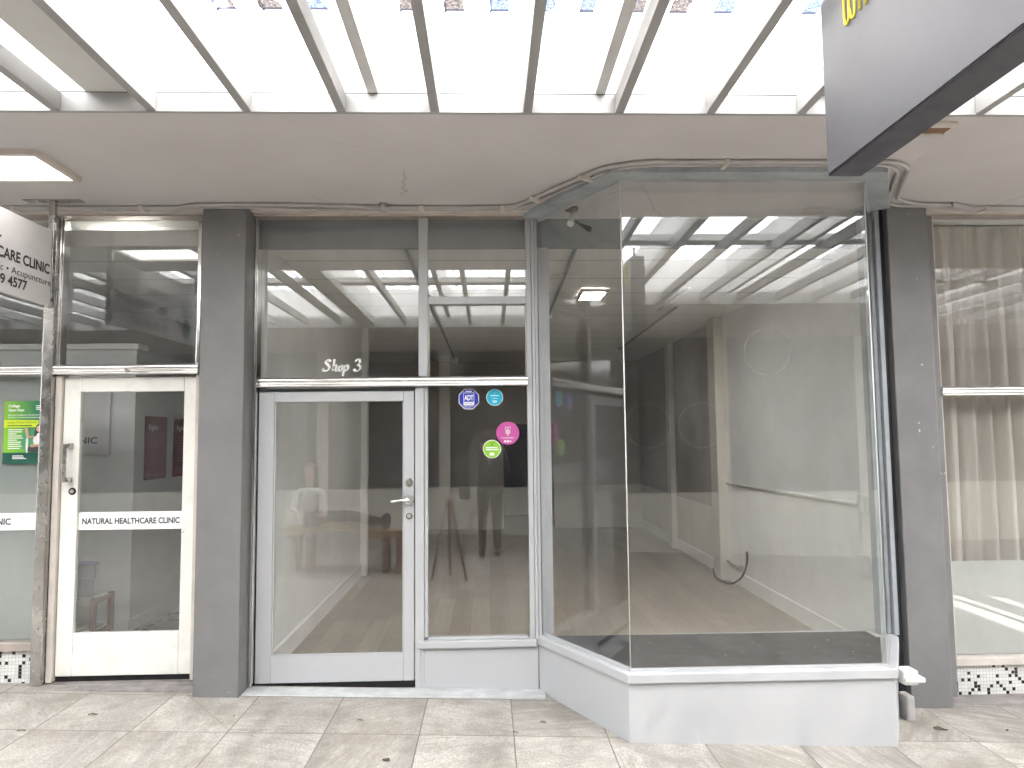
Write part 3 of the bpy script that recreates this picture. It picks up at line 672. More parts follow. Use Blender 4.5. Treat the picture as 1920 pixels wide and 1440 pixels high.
MB().box(.100, .115, ST-.0035, ST-.002, 1.622, 1.636).box(.119, .133, ST-.0035, ST-.002, 1.622, 1.636).build('app_icons', 'vinyl', t)
MB().add([(.138, ST-.0035, 1.622), (.152, ST-.0035, 1.629), (.138, ST-.0035, 1.636)], [(0, 1, 2)]).build('play_icon', 'vinyl', t, fix=False)
t = sticker('sticker', 'round lime green sticker overlapping the lower left of the magenta one', .019, 1.579, .061, 'greenst')
MB().box(-.022, .055, ST-.004, ST-.002, 1.584, 1.592).box(-.022, .062, ST-.004, ST-.002, 1.571, 1.579).box(.004, .034, ST-.004, ST-.002, 1.536, 1.555).build('small_print', 'vinyl', t)
MB().tube(spline([(.008, ST-.003, 1.625), (.016, ST-.003, 1.618), (.020, ST-.003, 1.60)]), .0016, 6).tube(spline([(.036, ST-.003, 1.628), (.026, ST-.003, 1.618), (.020, ST-.003, 1.60)]), .0016, 6).build('sprout', 'green_dk', t)

# ------------------------------------------------------------------ clinic front
cf = thing('clinic_front', 'steel framed clinic shopfront with frosted window and mosaic base', 'shopfront', (-2.8, YD, .1))
MB().box(-2.906, -2.836, 4.69, 4.82, .118, 3.149).build('steel_post', 'steel', cf, .006)
MB().box(-6, -1.84, 4.70, 4.80, 3.150, SOF-.001).build('header_rail', 'bronze', cf, .003)
MB().box(-6, -1.84, 4.61, 4.698, 3.157, SOF-.001).build('head_trim', 'cream', cf, .003)
MB().extr_x(rail_profile(4.69, 4.80, 2.092, 2.16), -2.834, -1.905, True).build('transom_rail', 'chrome', cf)
MB().extr_x(rail_profile(4.70, 4.80, 2.092, 2.16), -6, -2.908, True).build('transom_rail', 'chrome', cf)
each('chrome_strip', 'chrome', cf, .003, (-2.834, -2.822, 4.715, 4.80, 2.162, 3.149), (-2.8205, -2.812, 4.73, 4.80, 2.162, 3.149), (-1.93, -1.905, 4.72, 4.80, 2.162, 3.149))
each('door_frame', 'cream', cf, .003, (-2.834, -2.795, 4.73, 4.81, .13, 2.09), (-1.928, -1.905, 4.73, 4.81, .13, 2.09))
MB().box(-1.903, -1.837, 4.72, 4.84, .09, 3.149).build('side_fill', 'pillar', cf)
pane('transom_pane', (-2.811, 4.785), (-1.931, 4.763), 2.162, 3.10, cf)
pane('window_pane', (-6, YD), (-2.908, YD), 2.162, 3.10, cf)
wp = pane('window_pane', (-6, YD), (-2.908, YD), .387, 2.09, cf)
MB().box(-6, -2.909, 4.790, 4.793, .387, 2.09).build('frosted_film', 'frost', wp)
MB().box(-6, -2.908, 4.776, 4.7785, 1.087, 1.199).build('sign_band', 'vinyl', wp)
text('lettering', 'NATURAL HEALTHCARE CLINIC', (-3.86, 4.7750, 1.122), FX, FZ, 'ink', wp, width=.745, height=.043, bold=.028)
MB().box(-6, -2.907, 4.72, 4.80, .332, .386).build('window_sill', 'bronze', cf, .004)
MB().box(-6, -2.907, 4.745, 4.80, .125, .331).build('mosaic_riser', 'mosaic', cf)
MB().box(-6, -1.84, 4.70, 4.81, .05, .124).build('base_step', 'stone_grey', cf, .006)
MB().prism([(-2.9, 4.62), (-1.84, 4.62), (-1.84, 4.699), (-2.9, 4.699)], .06, lambda x, y: .118).build('door_step', 'stone_grey', cf, .008)
MB().box(-2.794, -1.929, 4.77, 4.80, .1245, .158).build('door_gap_shade', 'gap', cf)  # black filler standing in for the shaded gap below the clinic door
cdr = MB().box(-2.79, -2.683, 4.755, 4.795, .16, 2.08).box(-2.013, -1.933, 4.755, 4.795, .16, 2.08).box(-2.6825, -2.0135, 4.755, 4.795, 1.983, 2.08).box(-2.6825, -2.0135, 4.755, 4.795, .16, .43).build('door', 'door_white', cf, .005)
cdr['label'] = 'white painted glazed door of the clinic'
pane('door_pane', (-2.682, YD), (-2.014, YD), .431, 1.982, cdr)
bd = MB().box(-2.682, -2.014, 4.7765, 4.779, 1.082, 1.197).build('sign_band', 'vinyl', cdr)
text('lettering', 'NATURAL HEALTHCARE CLINIC', (-2.659, 4.7755, 1.118), FX, FZ, 'ink', bd, width=.627, height=.04, bold=.028)
ph = MB().beam((-2.738, 4.69, 1.40), (-2.738, 4.69, 1.645), .022, .018, (0, 1, 0))
ph.box(-2.75, -2.718, 4.70, 4.754, 1.618, 1.648).box(-2.75, -2.718, 4.70, 4.754, 1.395, 1.425)
ph.build('pull_handle', 'steel', cdr, .002)
MB().cyl((-2.717, 4.7525, 1.335), .024, .003, 'y').build('lock_hole', 'gap', cdr)
MB().cyl((-2.717, 4.744, 1.335), .012, .009, 'y').build('lock', 'bronze', cdr)
MB().cyl((-2.715, 4.7495, 1.135), .019, .0055, 'y').build('lock_cover', 'door_white', cdr)
MB().cyl((-2.36, 4.684, 2.122), .011, .012, 'y').build('screw', 'steel', cf)

# clinic poster
po = thing('poster', 'bright green college open days poster stuck on the frosted clinic window', 'poster', (-3.03, 4.77, 1.72))
PY = 4.7715
MB().box(-3.182, -2.909, PY, PY+.003, 1.516, 1.928).build('sheet', 'poster', po)
MB().box(-3.182, -2.909, PY-.0015, PY-.0003, 1.516, 1.590).build('footer', 'green_dk', po)
MB().box(-3.182, -2.96, PY-.0015, PY-.0003, 1.755, 1.802).build('date_band', 'lime', po)
text('heading', 'College', (-3.156, PY-.002, 1.882), FX, FZ, 'vinyl', po, width=.074, height=.024, bold=.028)
text('heading', 'Open Days', (-3.156, PY-.002, 1.856), FX, FZ, 'vinyl', po, width=.102, height=.022, bold=.028)
text('strapline', 'Step into a profession with purpose,', (-3.156, PY-.002, 1.830), FX, FZ, 'vinyl', po, width=.20, height=.011, bold=.01)
text('strapline', 'flexibility, and international pathways', (-3.156, PY-.002, 1.814), FX, FZ, 'vinyl', po, width=.205, height=.011, bold=.01)
text('date', 'Saturday, 27th June / 3rd October', (-3.158, PY-.0025, 1.779), FX, FZ, 'green_dk', po, width=.188, height=.014, bold=.008)
MB().box(-3.158, -3.0, PY-.0025, PY-.0018, 1.763, 1.769).build('small_print', 'green_dk', po)
sp = MB()
for k, w in enumerate((.09, .085, .05, .088, .095, .055, .085, .08, .09, .075)): sp.box(-3.15, -3.15+w, PY-.0025, PY-.0005, 1.737-k*.0135, 1.742-k*.0135)
sp.box(-3.118, -3.05, PY-.0028, PY-.0018, 1.567, 1.571).box(-3.118, -3.045, PY-.0028, PY-.0018, 1.558, 1.562).box(-3.118, -3.03, PY-.0028, PY-.0018, 1.549, 1.553)
sp.box(-2.978, -2.925, PY-.0025, PY-.0005, 1.893, 1.898).box(-2.978, -2.935, PY-.0025, PY-.0005, 1.882, 1.887).box(-2.978, -2.925, PY-.0025, PY-.0005, 1.871, 1.876)
sp.build('small_print', 'vinyl', po)
MB().disc(-2.99, PY-.0015, 1.665, .082, .001, 36).build('ring', 'green_md', po)
MB().ellipsoid((-2.955, PY-.001, 1.745), (.024, .003, .032)).ellipsoid((-2.972, PY-.001, 1.70), (.013, .003, .05)).ellipsoid((-2.938, PY-.001, 1.70), (.013, .003, .05)).build('printed_hair', 'hair', po)
MB().ellipsoid((-2.956, PY-.003, 1.745), (.0155, .003, .021)).tube([(-2.985, PY-.003, 1.69), (-3.022, PY-.003, 1.69), (-3.034, PY-.003, 1.75)], .009, 8).tube([(-2.925, PY-.003, 1.68), (-2.93, PY-.003, 1.64), (-3.0, PY-.003, 1.632)], .010, 8).build('printed_skin', 'skin', po)
MB().ellipsoid((-2.955, PY-.002, 1.672), (.035, .003, .045)).ellipsoid((-3.028, PY-.002, 1.64), (.008, .003, .055)).build('printed_shirt', 'signwhite', po)
MB().ellipsoid((-2.985, PY-.0018, 1.612), (.045, .002, .02)).build('printed_trousers', 'dark', po)
MB().tube(spline([(-2.925, PY-.0005, 1.93), (-2.934, PY-.0005, 1.962), (-2.943, PY-.0005, 1.995)]), .011, 10).build('printed_stem', 'green_dk', po)

# hanging clinic sign, perpendicular to the facade
hs = thing('hanging_sign', 'white clinic sign with black lettering hanging from a steel bracket at far left', 'sign', (-2.725, 4.44, SOF))
MB().box(-2.735, -2.712, 3.05, 4.44, 2.497, 2.972).build('sign_panel', 'signwhite', hs, .003)
MB().box(-2.742, -2.708, 4.442, 4.475, 2.49, SOF-.007).build('hanger_post', 'steel', hs, .002)
MB().box(-2.742, -2.708, 3.10, 3.13, 2.974, SOF-.007).build('hanger_post', 'steel', hs, .002)
MB().box(-2.90, -2.55, 4.43, 4.49, SOF-.006, SOF-.0005).build('mounting_plate', 'steel', hs)
SX = -2.7105; DY, DZ = (0, 1, 0), (0, 0, 1)
text('lettering', 'NATURAL', (SX, 3.655, 2.80), DY, DZ, 'ink', hs, width=.325, height=.064, bold=.028)
text('lettering', 'HEALTHCARE CLINIC', (SX, 3.655, 2.69), DY, DZ, 'ink', hs, width=.765, height=.064, bold=.028)
text('small_lettering', 'Chiropractic \u2022 Acupuncture', (SX, 3.655, 2.607), DY, DZ, 'dark', hs, width=.78, height=.052, bold=0)
text('lettering', 'PH. 09 489 4577', (SX, 3.655, 2.543), DY, DZ, 'ink', hs, width=.56, height=.06, bold=.028)
hn = MB()
def flat(mb, pts, x=SX): mb.add([(x, a, b) for a, b in pts], [list(range(len(pts)))])
flat(hn, [(3.33+.075*math.cos(a), 2.625+.085*math.sin(a)) for a in [k*math.pi/10 for k in range(20)]])
for (a, b, c, d, w) in ((3.275, 2.72, 3.22, 2.80, .03), (3.305, 2.725, 3.275, 2.87, .032), (3.34, 2.73, 3.345, 2.885, .032), (3.375, 2.72, 3.42, 2.85, .03), (3.42, 2.61, 3.50, 2.68, .034)):
    dv = Vector((c-a, d-b)).normalized(); nv = Vector((-dv.y, dv.x))*w/2
    pts = [(a+nv.x*.8, b+nv.y*.8)] + [(c+nv.x*math.cos(t)+dv.x*w*.5*math.sin(t), d+nv.y*math.cos(t)+dv.y*w*.5*math.sin(t)) for t in [k*math.pi/6 for k in range(7)]] + [(a-nv.x*.8, b-nv.y*.8)]
    flat(hn, pts)
hn.build('hand_emblem', 'green_dk', hs, fix=False)

# dark hanging sign box at right
ds = thing('hanging_sign', 'large charcoal sign box with yellow lettering hanging at upper right', 'sign', (1.2, 1.6, 3.1))
MB().box(1.154, 1.266, .55, 2.305, 2.525, 3.13).build('sign_box', 'signbox', ds, .003)
MB().box(1.150, 1.1535, .55, 2.299, 2.532, 3.125).build('face_panel', 'signdark', ds)
mb = MB()
for y in (.75, 2.15): mb.box(1.20, 1.22, y-.01, y+.01, 3.131, 3.24)
mb.build('hanger_rod', 'steel', ds)
wl = MB(); LX = 1.148; r = .0045
def yl(pts): wl.tube([(LX, y, z) for y, z in pts], r, 8)
# outlined lower halves of tall rounded letters, reading away from the facade end
yl(spline([(2.145, 3.12), (2.143, 2.985), (2.135, 2.958), (2.122, 2.962), (2.114, 2.99), (2.11, 3.12)]))
yl(spline([(2.11, 2.995), (2.102, 2.962), (2.088, 2.956), (2.08, 2.985), (2.077, 3.12)]))
yl([(2.05, 2.955), (2.05, 3.12)]); yl([(2.015, 2.95), (2.015, 3.12)])
yl(spline([(1.985, 2.95), (1.985, 3.09), (1.965, 3.112), (1.945, 3.09), (1.945, 2.95)]))
wl.build('lettering', 'yellow', ds)
MB().box(1.1485, 1.1497, .6, 1.06, 2.56, 3.115).build('pale_panel', 'signwhite', ds)

# ------------------------------------------------------------------ curtained front at right
rfm = thing('curtained_front', 'shopfront at the far right with part frosted window and mosaic base', 'shopfront', (3.6, YD, -.08))
MB().box(2.926, 6, 4.70, 4.80, 3.156, SOF-.001).build('header_rail', 'bronze', rfm, .003)
MB().box(2.926, 6, 4.61, 4.698, 3.160, SOF-.001).build('head_trim', 'cream', rfm, .003)
MB().box(2.926, 3.075, 4.72, 4.84, -.12, 3.155).build('side_fill', 'pillar', rfm)
MB().box(3.0755, 3.092, 4.735, 4.80, .167, 3.155).build('frame_strip', 'cream', rfm, .002)
MB().extr_x(rail_profile(4.70, 4.80, 1.905, 1.968), 3.0755, 6, True).build('transom_rail', 'chrome', rfm)
pane('window_pane', (3.093, YD), (6, YD), 1.97, 3.155, rfm)
rp = pane('window_pane', (3.093, YD), (6, YD), .167, 1.904, rfm)
MB().box(3.094, 6, 4.790, 4.793, .168, .786).build('frosted_film', 'frost2', rp)
MB().box(3.0755, 6, 4.72, 4.80, .114, .166).build('window_sill', 'cream', rfm, .004)
MB().box(3.0755, 6, 4.745, 4.80, -.079, .113).build('mosaic_riser', 'mosaic', rfm)
MB().box(2.926, 6, 4.60, 4.81, -.20, -.080).build('base_step', 'stone_grey', rfm, .006)
cu = thing('curtain', 'sheer beige pleated curtain hanging behind the far right window', 'curtain', (4.5, 4.95, 3.15))
cm = MB(); nx, nz = 300, 10; vs = []
for j in range(nz+1):
    for i in range(nx+1):
        x = 3.05 + 2.9*i/nx; u = j/nz; z = 3.14 - u*3.0
        ph = 2*math.pi*(x-3.02)/.139 + .5*math.sin(x*7+u*1.2) + u*.5
        amp = .014 + .042*min(1, u*3)
        vs.append((x + .02*u*math.sin(x*5), 4.93 + amp*math.sin(ph) + amp*.35*math.sin(2.3*ph+1) + .012*math.sin(x*9+u*3), z))
cm.add(vs, [(j*(nx+1)+i, j*(nx+1)+i+1, (j+1)*(nx+1)+i+1, (j+1)*(nx+1)+i) for j in range(nz) for i in range(nx)], True)
cm.build('cloth', 'curtain', cu, fix=False)
MB().tube([(3.0, 4.95, 3.142), (5.9, 4.95, 3.142)], .008, 8).build('curtain_rail', 'white', cu)

# ------------------------------------------------------------------ inside the empty shop
def wall(name, label, mb, mat, loc): 
    t = thing(name, label, 'wall', loc); mb.build('wall_face', mat, t); return t
w = thing('interior_wall', 'pale grey right hand wall inside the empty shop with taupe far section', 'wall', (2.7, 8, .06))
MB().box(2.65, 2.78, 4.664, 7.88, .06, 3.14).build('wall_face', 'wall', w)
MB().box(2.66, 2.78, 8.12, 12.6, .80, 3.14).build('taupe_upper', 'brownwall', w)
MB().box(2.66, 2.78, 8.12, 12.6, .06, .7995).build('dado', 'dado', w)
MB().box(2.54, 2.78, 7.88, 8.12, .06, 2.985).build('pilaster', 'dado', w, .004)
MB().box(2.58, 2.659, 10.1, 10.28, .06, 2.985).build('pilaster', 'dado', w, .004)
MB().box(2.632, 2.6495, 4.67, 7.87, .06, .20).box(2.642, 2.6595, 8.13, 10.09, .06, .2).box(2.642, 2.6595, 10.29, 12.5, .06, .2).build('skirting_board', 'white', w, .003)
MB().tube([(2.632, 5.0, 1.155), (2.632, 7.87, 1.12)], .014, 10).build('wall_pipe', 'plastic', w)
MB().box(2.61, 2.6495, 4.93, 5.02, 1.10, 1.22).build('switch_box', 'plastic', w, .006)
MB().box(2.61, 2.6495, 4.95, 5.07, .66, .80).build('switch_box', 'plastic', w, .006)
w = thing('interior_wall', 'left hand partition inside the empty shop ending in a pale post', 'wall', (-1.55, 6.6, .06))
MB().box(-1.62, -1.51, 4.86, 8.45, .06, 3.14).build('wall_face', 'wall', w)
MB().box(-1.509, -1.49, 4.86, 8.4, .06, .20).build('skirting_board', 'white', w, .003)
MB().box(-1.63, -1.44, 8.451, 8.57, .06, 2.985).build('end_post', 'white', w, .004)
w = thing('interior_wall', 'back wall of the empty shop, taupe over a cream dado, with dark doorway', 'wall', (0, 12.5, .06))
MB().box(-3.4, .25, 12.5, 12.62, .80, 3.1).box(1.14, 2.66, 12.5, 12.62, .80, 3.1).box(.25, 1.14, 12.5, 12.62, 1.88, 3.1).build('taupe_upper', 'brownwall', w)
MB().box(-3.4, .25, 12.495, 12.62, .06, .7995).box(1.14, 2.66, 12.495, 12.62, .06, .7995).build('dado', 'dado', w)
MB().box(.15, .25, 12.63, 14.5, .06, 2.1).box(1.14, 1.24, 12.63, 14.5, .06, 2.1).box(.15, 1.24, 14.5, 14.6, .06, 2.1).box(.15, 1.24, 12.63, 14.6, 2.1, 2.2).build('dark_passage', 'dark', w)
MB().box(-3.5, -3.4, 8.6, 12.6, .06, 3.1).box(-3.5, -1.63, 8.5, 8.56, .06, 3.1).build('side_return', 'wall', w)
cl = thing('interior_ceiling', 'panelled pale ceiling inside the empty shop with dark seams', 'ceiling', (0, 8, 2.99))
MB().box(-3.5, 2.78, 4.862, 12.62, 2.99, 3.10).build('ceiling_board', 'ceil', cl)
MB().box(-1.62, 2.66, 4.842, 4.8615, 2.962, SOF-.001).build('bulkhead', 'ply_grey', cl)
MB().tube([(-.57, 4.87, 2.975), (-.57, 11.9, 2.975)], .014, 8).tube([(.62, 4.87, 2.975), (.66, 7.7, 2.975)], .014, 8).tube([(1.95, 7.2, 2.975), (2.0, 10.8, 2.975)], .012, 8).build('ceiling_conduit', 'ply_grey', cl)
MB().box(-.63, -.51, 11.85, 12.0, 2.90, 2.989).box(.62, .70, 7.68, 7.76, 2.94, 2.989).box(1.96, 2.04, 10.75, 10.83, 2.94, 2.989).build('ceiling_rose', 'plastic', cl)
fl = thing('batten_light', 'unlit white batten light fitting on the shop ceiling near the right wall', 'ceiling light', (1.75, 6.6, 2.99))
MB().box(1.71, 1.79, 6.0, 7.2, 2.95, 2.989).build('fitting_body', 'plastic', fl, .006)
MB().tube([(1.75, 6.03, 2.935), (1.75, 7.17, 2.935)], .014, 10).build('lamp_tube', 'plastic', fl)
sp = thing('spot_lamp', 'small adjustable spot lamp on the ceiling inside the glass bay', 'lamp', (.56, 4.62, 3.13))
MB().cyl((.56, 4.60, 3.154), .045, .017).build('ceiling_rose', 'rust', sp)
MB().tube([(.56, 4.60, 3.154), (.57, 4.60, 3.09), (.64, 4.58, 3.03)], .006, 8).build('arm', 'black', sp)
MB().tube([(.575, 4.60, 3.149), (.55, 4.57, 3.065), (.545, 4.56, 3.05)], .02, 12, [.014, .022, .024]).build('lamp_head', 'plastic', sp)
MB().tube([(.62, 4.58, 3.05), (.66, 4.56, 3.02), (.672, 4.55, 3.01)], .018, 12, [.010, .017, .018]).build('lamp_head', 'black', sp)
wp_ = thing('water_pipe', 'capped pipe stub and loose grey hose by the right wall of the empty shop', 'pipe', (2.6, 7.6, .06))
MB().tube([(2.64, 8.3, .26), (2.60, 7.45, .27)], .012, 8).cyl((2.60, 7.45, .27), .03, -.05, 'y', 14).build('pipe_stub', 'bronze', wp_)
MB().tube(spline([(2.63, 7.3, .46), (2.62, 7.28, .36), (2.58, 7.3, .22), (2.53, 7.5, .1), (2.5, 7.9, .078), (2.56, 8.2, .12)]), .012, 8).build('hose', 'dark', wp_)

# ------------------------------------------------------------------ inside the clinic
w = thing('interior_wall', 'white clinic wall with cornice behind the slatted table', 'wall', (-3.8, 5.9, .15))
MB().box(-6.5, -2.87, 5.86, 5.96, .15, 2.40).build('wall_face', 'wall', w)
MB().box(-6.5, -2.84, 5.82, 6.0, 2.401, 2.45).build('cornice', 'white', w, .006)
MB().box(-2.97, -2.87, 5.9605, 8.5, .15, 2.40).build('side_face', 'wall', w)
MB().box(-2.869, -2.855, 5.87, 8.5, .15, .245).box(-6.5, -2.87, 5.845, 5.8595, .15, .245).build('skirting_board', 'white', w, .003)
w = thing('interior_wall', 'dim rear walls and ceiling of the clinic room beyond the red posters', 'wall', (-3, 8.4, .15))
MB().box(-6.5, -1.63, 8.4, 8.48, .15, 3.2).build('wall_face', 'wall', w)
MB().box(-6.6, -6.5, 4.82, 8.48, .15, 3.2).build('side_face', 'wall', w)
MB().box(-1.6295, -1.622, 4.92, 8.4, .15, 3.2).build('party_face', 'wall', w)
MB().box(-6.5, -1.63, 4.861, 8.4, 3.165, 3.22).build('ceiling_board', 'wall', w)
np_ = thing('notice_plate', 'grey plate with rounded corners on the clinic wall behind the door glass', 'notice', (-3.5, 5.85, 1.8))
MB().box(-3.95, -3.055, 5.835, 5.844, 1.545, 2.08).build('plate', 'signwhite', np_, .004)
text('lettering', 'CLINIC', (-3.42, 5.833, 1.64), FX, FZ, 'ink', np_, width=.27, height=.052, bold=.015)
for nm, y0, y1 in (('near', 6.02, 6.42), ('far', 6.56, 6.86)):
    t = thing('red_poster', 'maroon notice poster with white print on the clinic side wall, ' + ('nearer of the two' if nm == 'near' else 'farther of the two'), 'poster', (-2.862, y0, 1.6), 'maroon posters on the clinic wall')
    MB().box(-2.866, -2.862, y0, y1, 1.33, 1.865).build('sheet', 'maroon', t)
    text('heading', 'Rights', (-2.8605, y0+.06, 1.735), DY, DZ, 'vinyl', t, width=.17, height=.06)
    sp = MB()
    for k in range(9): sp.box(-2.8615, -2.8605, y0+.08, y0+.08+random.uniform(.12, .2), 1.68-k*.026, 1.685-k*.026)
    for k in range(4): sp.box(-2.8615, -2.8605, y0+.03, y1-.03, 1.40-k*.014, 1.404-k*.014)
    sp.build('small_print', 'pink', t)
tb = thing('slatted_table', 'low white slatted side table with brown legs inside the clinic', 'table', (-3.4, 5.65, .15))
for z_ in (.47, .235):
    sl_ = MB().box(-3.75, -2.99, 5.525, 5.545, z_-.028, z_).box(-3.75, -2.99, 5.77, 5.79, z_-.028, z_)
    for k in range(13): sl_.box(-3.745+k*.06, -3.71+k*.06, 5.546, 5.769, z_-.014, z_+.002)
    sl_.build('slat_shelf', 'slat', tb)
for x in (-3.76, -2.97):
    for y in (5.52, 5.77): MB().box(x-.018, x+.018, y-.018, y+.018, .15, .485).build('leg', 'leg_wood', tb, .003)
    MB().box(x-.012, x+.012, y-.23, y-.02, .44, .475).box(x-.012, x+.012, y-.23, y-.02, .2, .235).build('rail', 'leg_wood', tb)
jg = thing('water_jug', 'clear water filter jug with lilac handle on the slatted table', 'jug', (-3.2, 5.65, .472))
def mk_jug():
    n = NT('smoky_jug_plastic'); b = n.bsdf((.62, .64, .70), .12); b.inputs['Transmission Weight'].default_value = .45; return n.m
M['jug'] = mk_jug(); M['lilac'] = paint('lilac_plastic', (.42, .40, .60), .35, .05, 8, .03)
def oval(cx, cy, a, b, k=20): return [(cx+a*math.cos(i*2*math.pi/k), cy+b*math.sin(i*2*math.pi/k)) for i in range(k)]
MB().prism(oval(-3.12, 5.65, .075, .05), .473, .60).build('jug_base', 'jug', jg, .008)
MB().prism(oval(-3.12, 5.65, .085, .056), .601, .715).build('jug_top', 'jug', jg, .006)
MB().prism(oval(-3.11, 5.65, .10, .058), .716, .732).build('lid', 'lilac', jg, .005)
MB().tube(spline([(-3.195, 5.65, .722), (-3.225, 5.65, .70), (-3.23, 5.65, .64), (-3.225, 5.65, .575)]), .014, 10).build('handle', 'lilac', jg)
cpn = thing('cup_stack', 'small stack of pale cups beside the water jug', 'cups', (-3.29, 5.65, .472))
MB().cyl((-3.29, 5.65, .473), .033, .17, r2=.04).build('cup', 'frost2', cpn)

# ------------------------------------------------------------------ shell round the rooms (right shop)
w = thing('interior_wall', 'plain back and side walls of the room behind the beige curtain', 'wall', (4.5, 8, 0))
MB().box(2.79, 6.2, 8.0, 8.1, -.1, 3.2).box(6.1, 6.2, 4.82, 8.0, -.1, 3.2).box(2.79, 6.1, 4.861, 8.0, 3.16, 3.22).box(2.79, 6.1, 4.82, 8.0, -.2, -.1).build('wall_face', 'wall', w)

# ------------------------------------------------------------------ the other side of the walkway (seen mirrored in the glass)
struct('opposite_soffit', MB().box(-20, 20, -2.6, .098, 3.13, 3.3), 'soffit')
op = thing('opposite_front', 'dark shopfront across the walkway, seen mirrored in the glass', 'shopfront', (0, -2.6, 0))
MB().box(-20, 20, -2.75, -2.6, .80, 2.55).build('dark_window', 'dark', op)
MB().box(-20, 20, -2.75, -2.58, 2.551, 3.13).build('fascia', 'navy', op)
MB().box(-20, 20, -2.75, -2.56, -.4, .799).build('stall_riser', 'dado', op)
for x in (-4.9, -2.8, -.75, 1.5, 3.4, 5.5): MB().box(x-.09, x+.09, -2.559, -2.48, -.4, 3.129).build('column', 'dado', op)

for cx_ in (2.3, 3.1):
    rg = MB(); v = [(cx_+r_*math.cos(2*math.pi*i/40), -2.597, 1.8+r_*math.sin(2*math.pi*i/40)) for r_ in (.33, .345) for i in range(40)]
    rg.add(v, [(i, (i+1) % 40, 40+(i+1) % 40, 40+i) for i in range(40)]).build('window_decal', 'vinyl', op, fix=False)
bn = thing('timber_bench', 'curved timber bench mirrored in the glass of the grey door', 'bench', (-1.75, .86, .09))
top = spline([(-2.42, 0, .60), (-2.1, 0, .62), (-1.85, 0, .68), (-1.6, 0, .60), (-1.4, 0, .55), (-1.02, 0, .56)], 6)
bt = MB(); nn = len(top); v = []
for p in top: v += [(p.x, .66, p.z), (p.x, 1.04, p.z), (p.x, 1.04, p.z-.07), (p.x, .66, p.z-.07)]
bt.add(v, [(4*i+k, 4*i+4+k, 4*i+4+(k+1) % 4, 4*i+(k+1) % 4) for i in range(nn-1) for k in range(4)] + [(0, 1, 2, 3), (4*nn-4, 4*nn-3, 4*nn-2, 4*nn-1)])
bt.build('seat', 'wood', bn)
for x in (-2.32, -2.14, -1.24, -1.08):
    MB().beam((x, .72, .5), (x*1.0, .72, gz(x)), .08, .06).beam((x, .98, .5), (x, .98, gz(x)), .08, .06).build('leg', 'wood' if x < -1.5 else 'leg_wood', bn)
af = thing('easel_stand', 'dark folding easel mirrored in the glass beside the grey door', 'easel', (-.47, 1.3, .03))
for sx in (-1, 1): MB().beam((-.47+sx*.02, 1.32, .94), (-.47+sx*.2, 1.32, gz(-.47)), .03, .03).build('leg', 'leg_wood', af)
MB().beam((-.47, 1.30, .94), (-.47, 1.02, gz(-.47)), .03, .03).build('leg', 'leg_wood', af)

# people, seen only in the mirror of the glass
def skin_body(name, chains, mat, parent, sub=2):
    vs, es, rs = [], [], []; idx = {}
    for ch in chains:
        prev = None
        for p, r in ch:
            key = tuple(round(c, 4) for c in p)
            if key not in idx: idx[key] = len(vs); vs.append(p); rs.append(r)
            if prev is not None and (prev, idx[key]) not in es: es.append((prev, idx[key]))
            prev = idx[key]
    me = bpy.data.meshes.new(name); me.from_pydata(vs, es, []); o = bpy.data.objects.new(name, me); COL.objects.link(o)
    md = o.modifiers.new('skin', 'SKIN'); md.use_smooth_shade = True
    for i, sv in enumerate(me.skin_vertices[0].data):
        r = rs[i]; sv.radius = (r, r) if not isinstance(r, tuple) else r; sv.use_root = (i == 0)
    s = o.modifiers.new('sub', 'SUBSURF'); s.levels = sub; s.render_levels = sub
    me.materials.append(M[mat]); o.parent = parent; o.location = -parent.location
    return o
pn = thing('person', 'person in a dark suit and pale shirt holding up a phone, mirrored in the glass', 'person', (0, -.42, .02))
cy = -.42
legs = [[((0, cy, .95), (.15, .11)), ((.09*s, cy, .88), (.095, .10)), ((.10*s, cy+.01, .5), .068), ((.105*s, cy-.01, .10), .058)] for s in (-1, 1)]
skin_body('trousers', legs, 'trouser', pn)
tor = [((0, cy, .86), (.17, .12)), ((0, cy, 1.05), (.165, .115)), ((0, cy, 1.28), (.18, .12)), ((0, cy, 1.42), (.15, .10)), ((0, cy, 1.49), .07)]
arms = [[((0, cy, 1.42), (.15, .10)), ((.19*s, cy, 1.40), .07), ((.25*s, cy+.04, 1.16), .055), ((.13*s, cy+.26, 1.42), .045), ((.10*s, cy+.31, 1.50), .036)] for s in (-1, 1)]
skin_body('jacket', [tor] + arms, 'suit', pn)
skin_body('body', [[((0, cy+.01, 1.47), .055), ((0, cy+.015, 1.55), .055), ((0, cy+.02, 1.60), (.07, .085)), ((0, cy+.02, 1.67), (.078, .095)), ((0, cy+.01, 1.74), (.06, .075))]], 'skin', pn)
for s in (-1, 1):
    hb = MB()
    for k in range(4): hb.tube(spline([(.10*s-.0*s, cy+.32, 1.515+.018*k), (.085*s, cy+.35, 1.52+.018*k), (.06*s, cy+.355, 1.52+.018*k)]), .0085, 8)
    hb.ellipsoid((.105*s, cy+.315, 1.535), (.022, .03, .042)).tube([(.10*s, cy+.30, 1.53), (.075*s, cy+.325, 1.56)], .0095, 8)
    hb.build('hand', 'skin', pn)
MB().ellipsoid((0, cy, 1.72), (.088, .10, .07)).build('hair', 'hair', pn)
MB().add([(-.045, cy+.125, 1.47), (.045, cy+.125, 1.47), (.0, cy+.135, 1.24), (-.045, cy+.09, 1.47), (.045, cy+.09, 1.47), (0, cy+.09, 1.24)], [(0, 1, 2), (5, 4, 3), (0, 3, 4, 1), (1, 4, 5, 2), (2, 5, 3, 0)]).build('shirt', 'shirt', pn)
for s in (-1, 1): MB().ellipsoid((.11*s, cy+.05, .065), (.045, .13, .045)).build('shoe', 'black', pn)
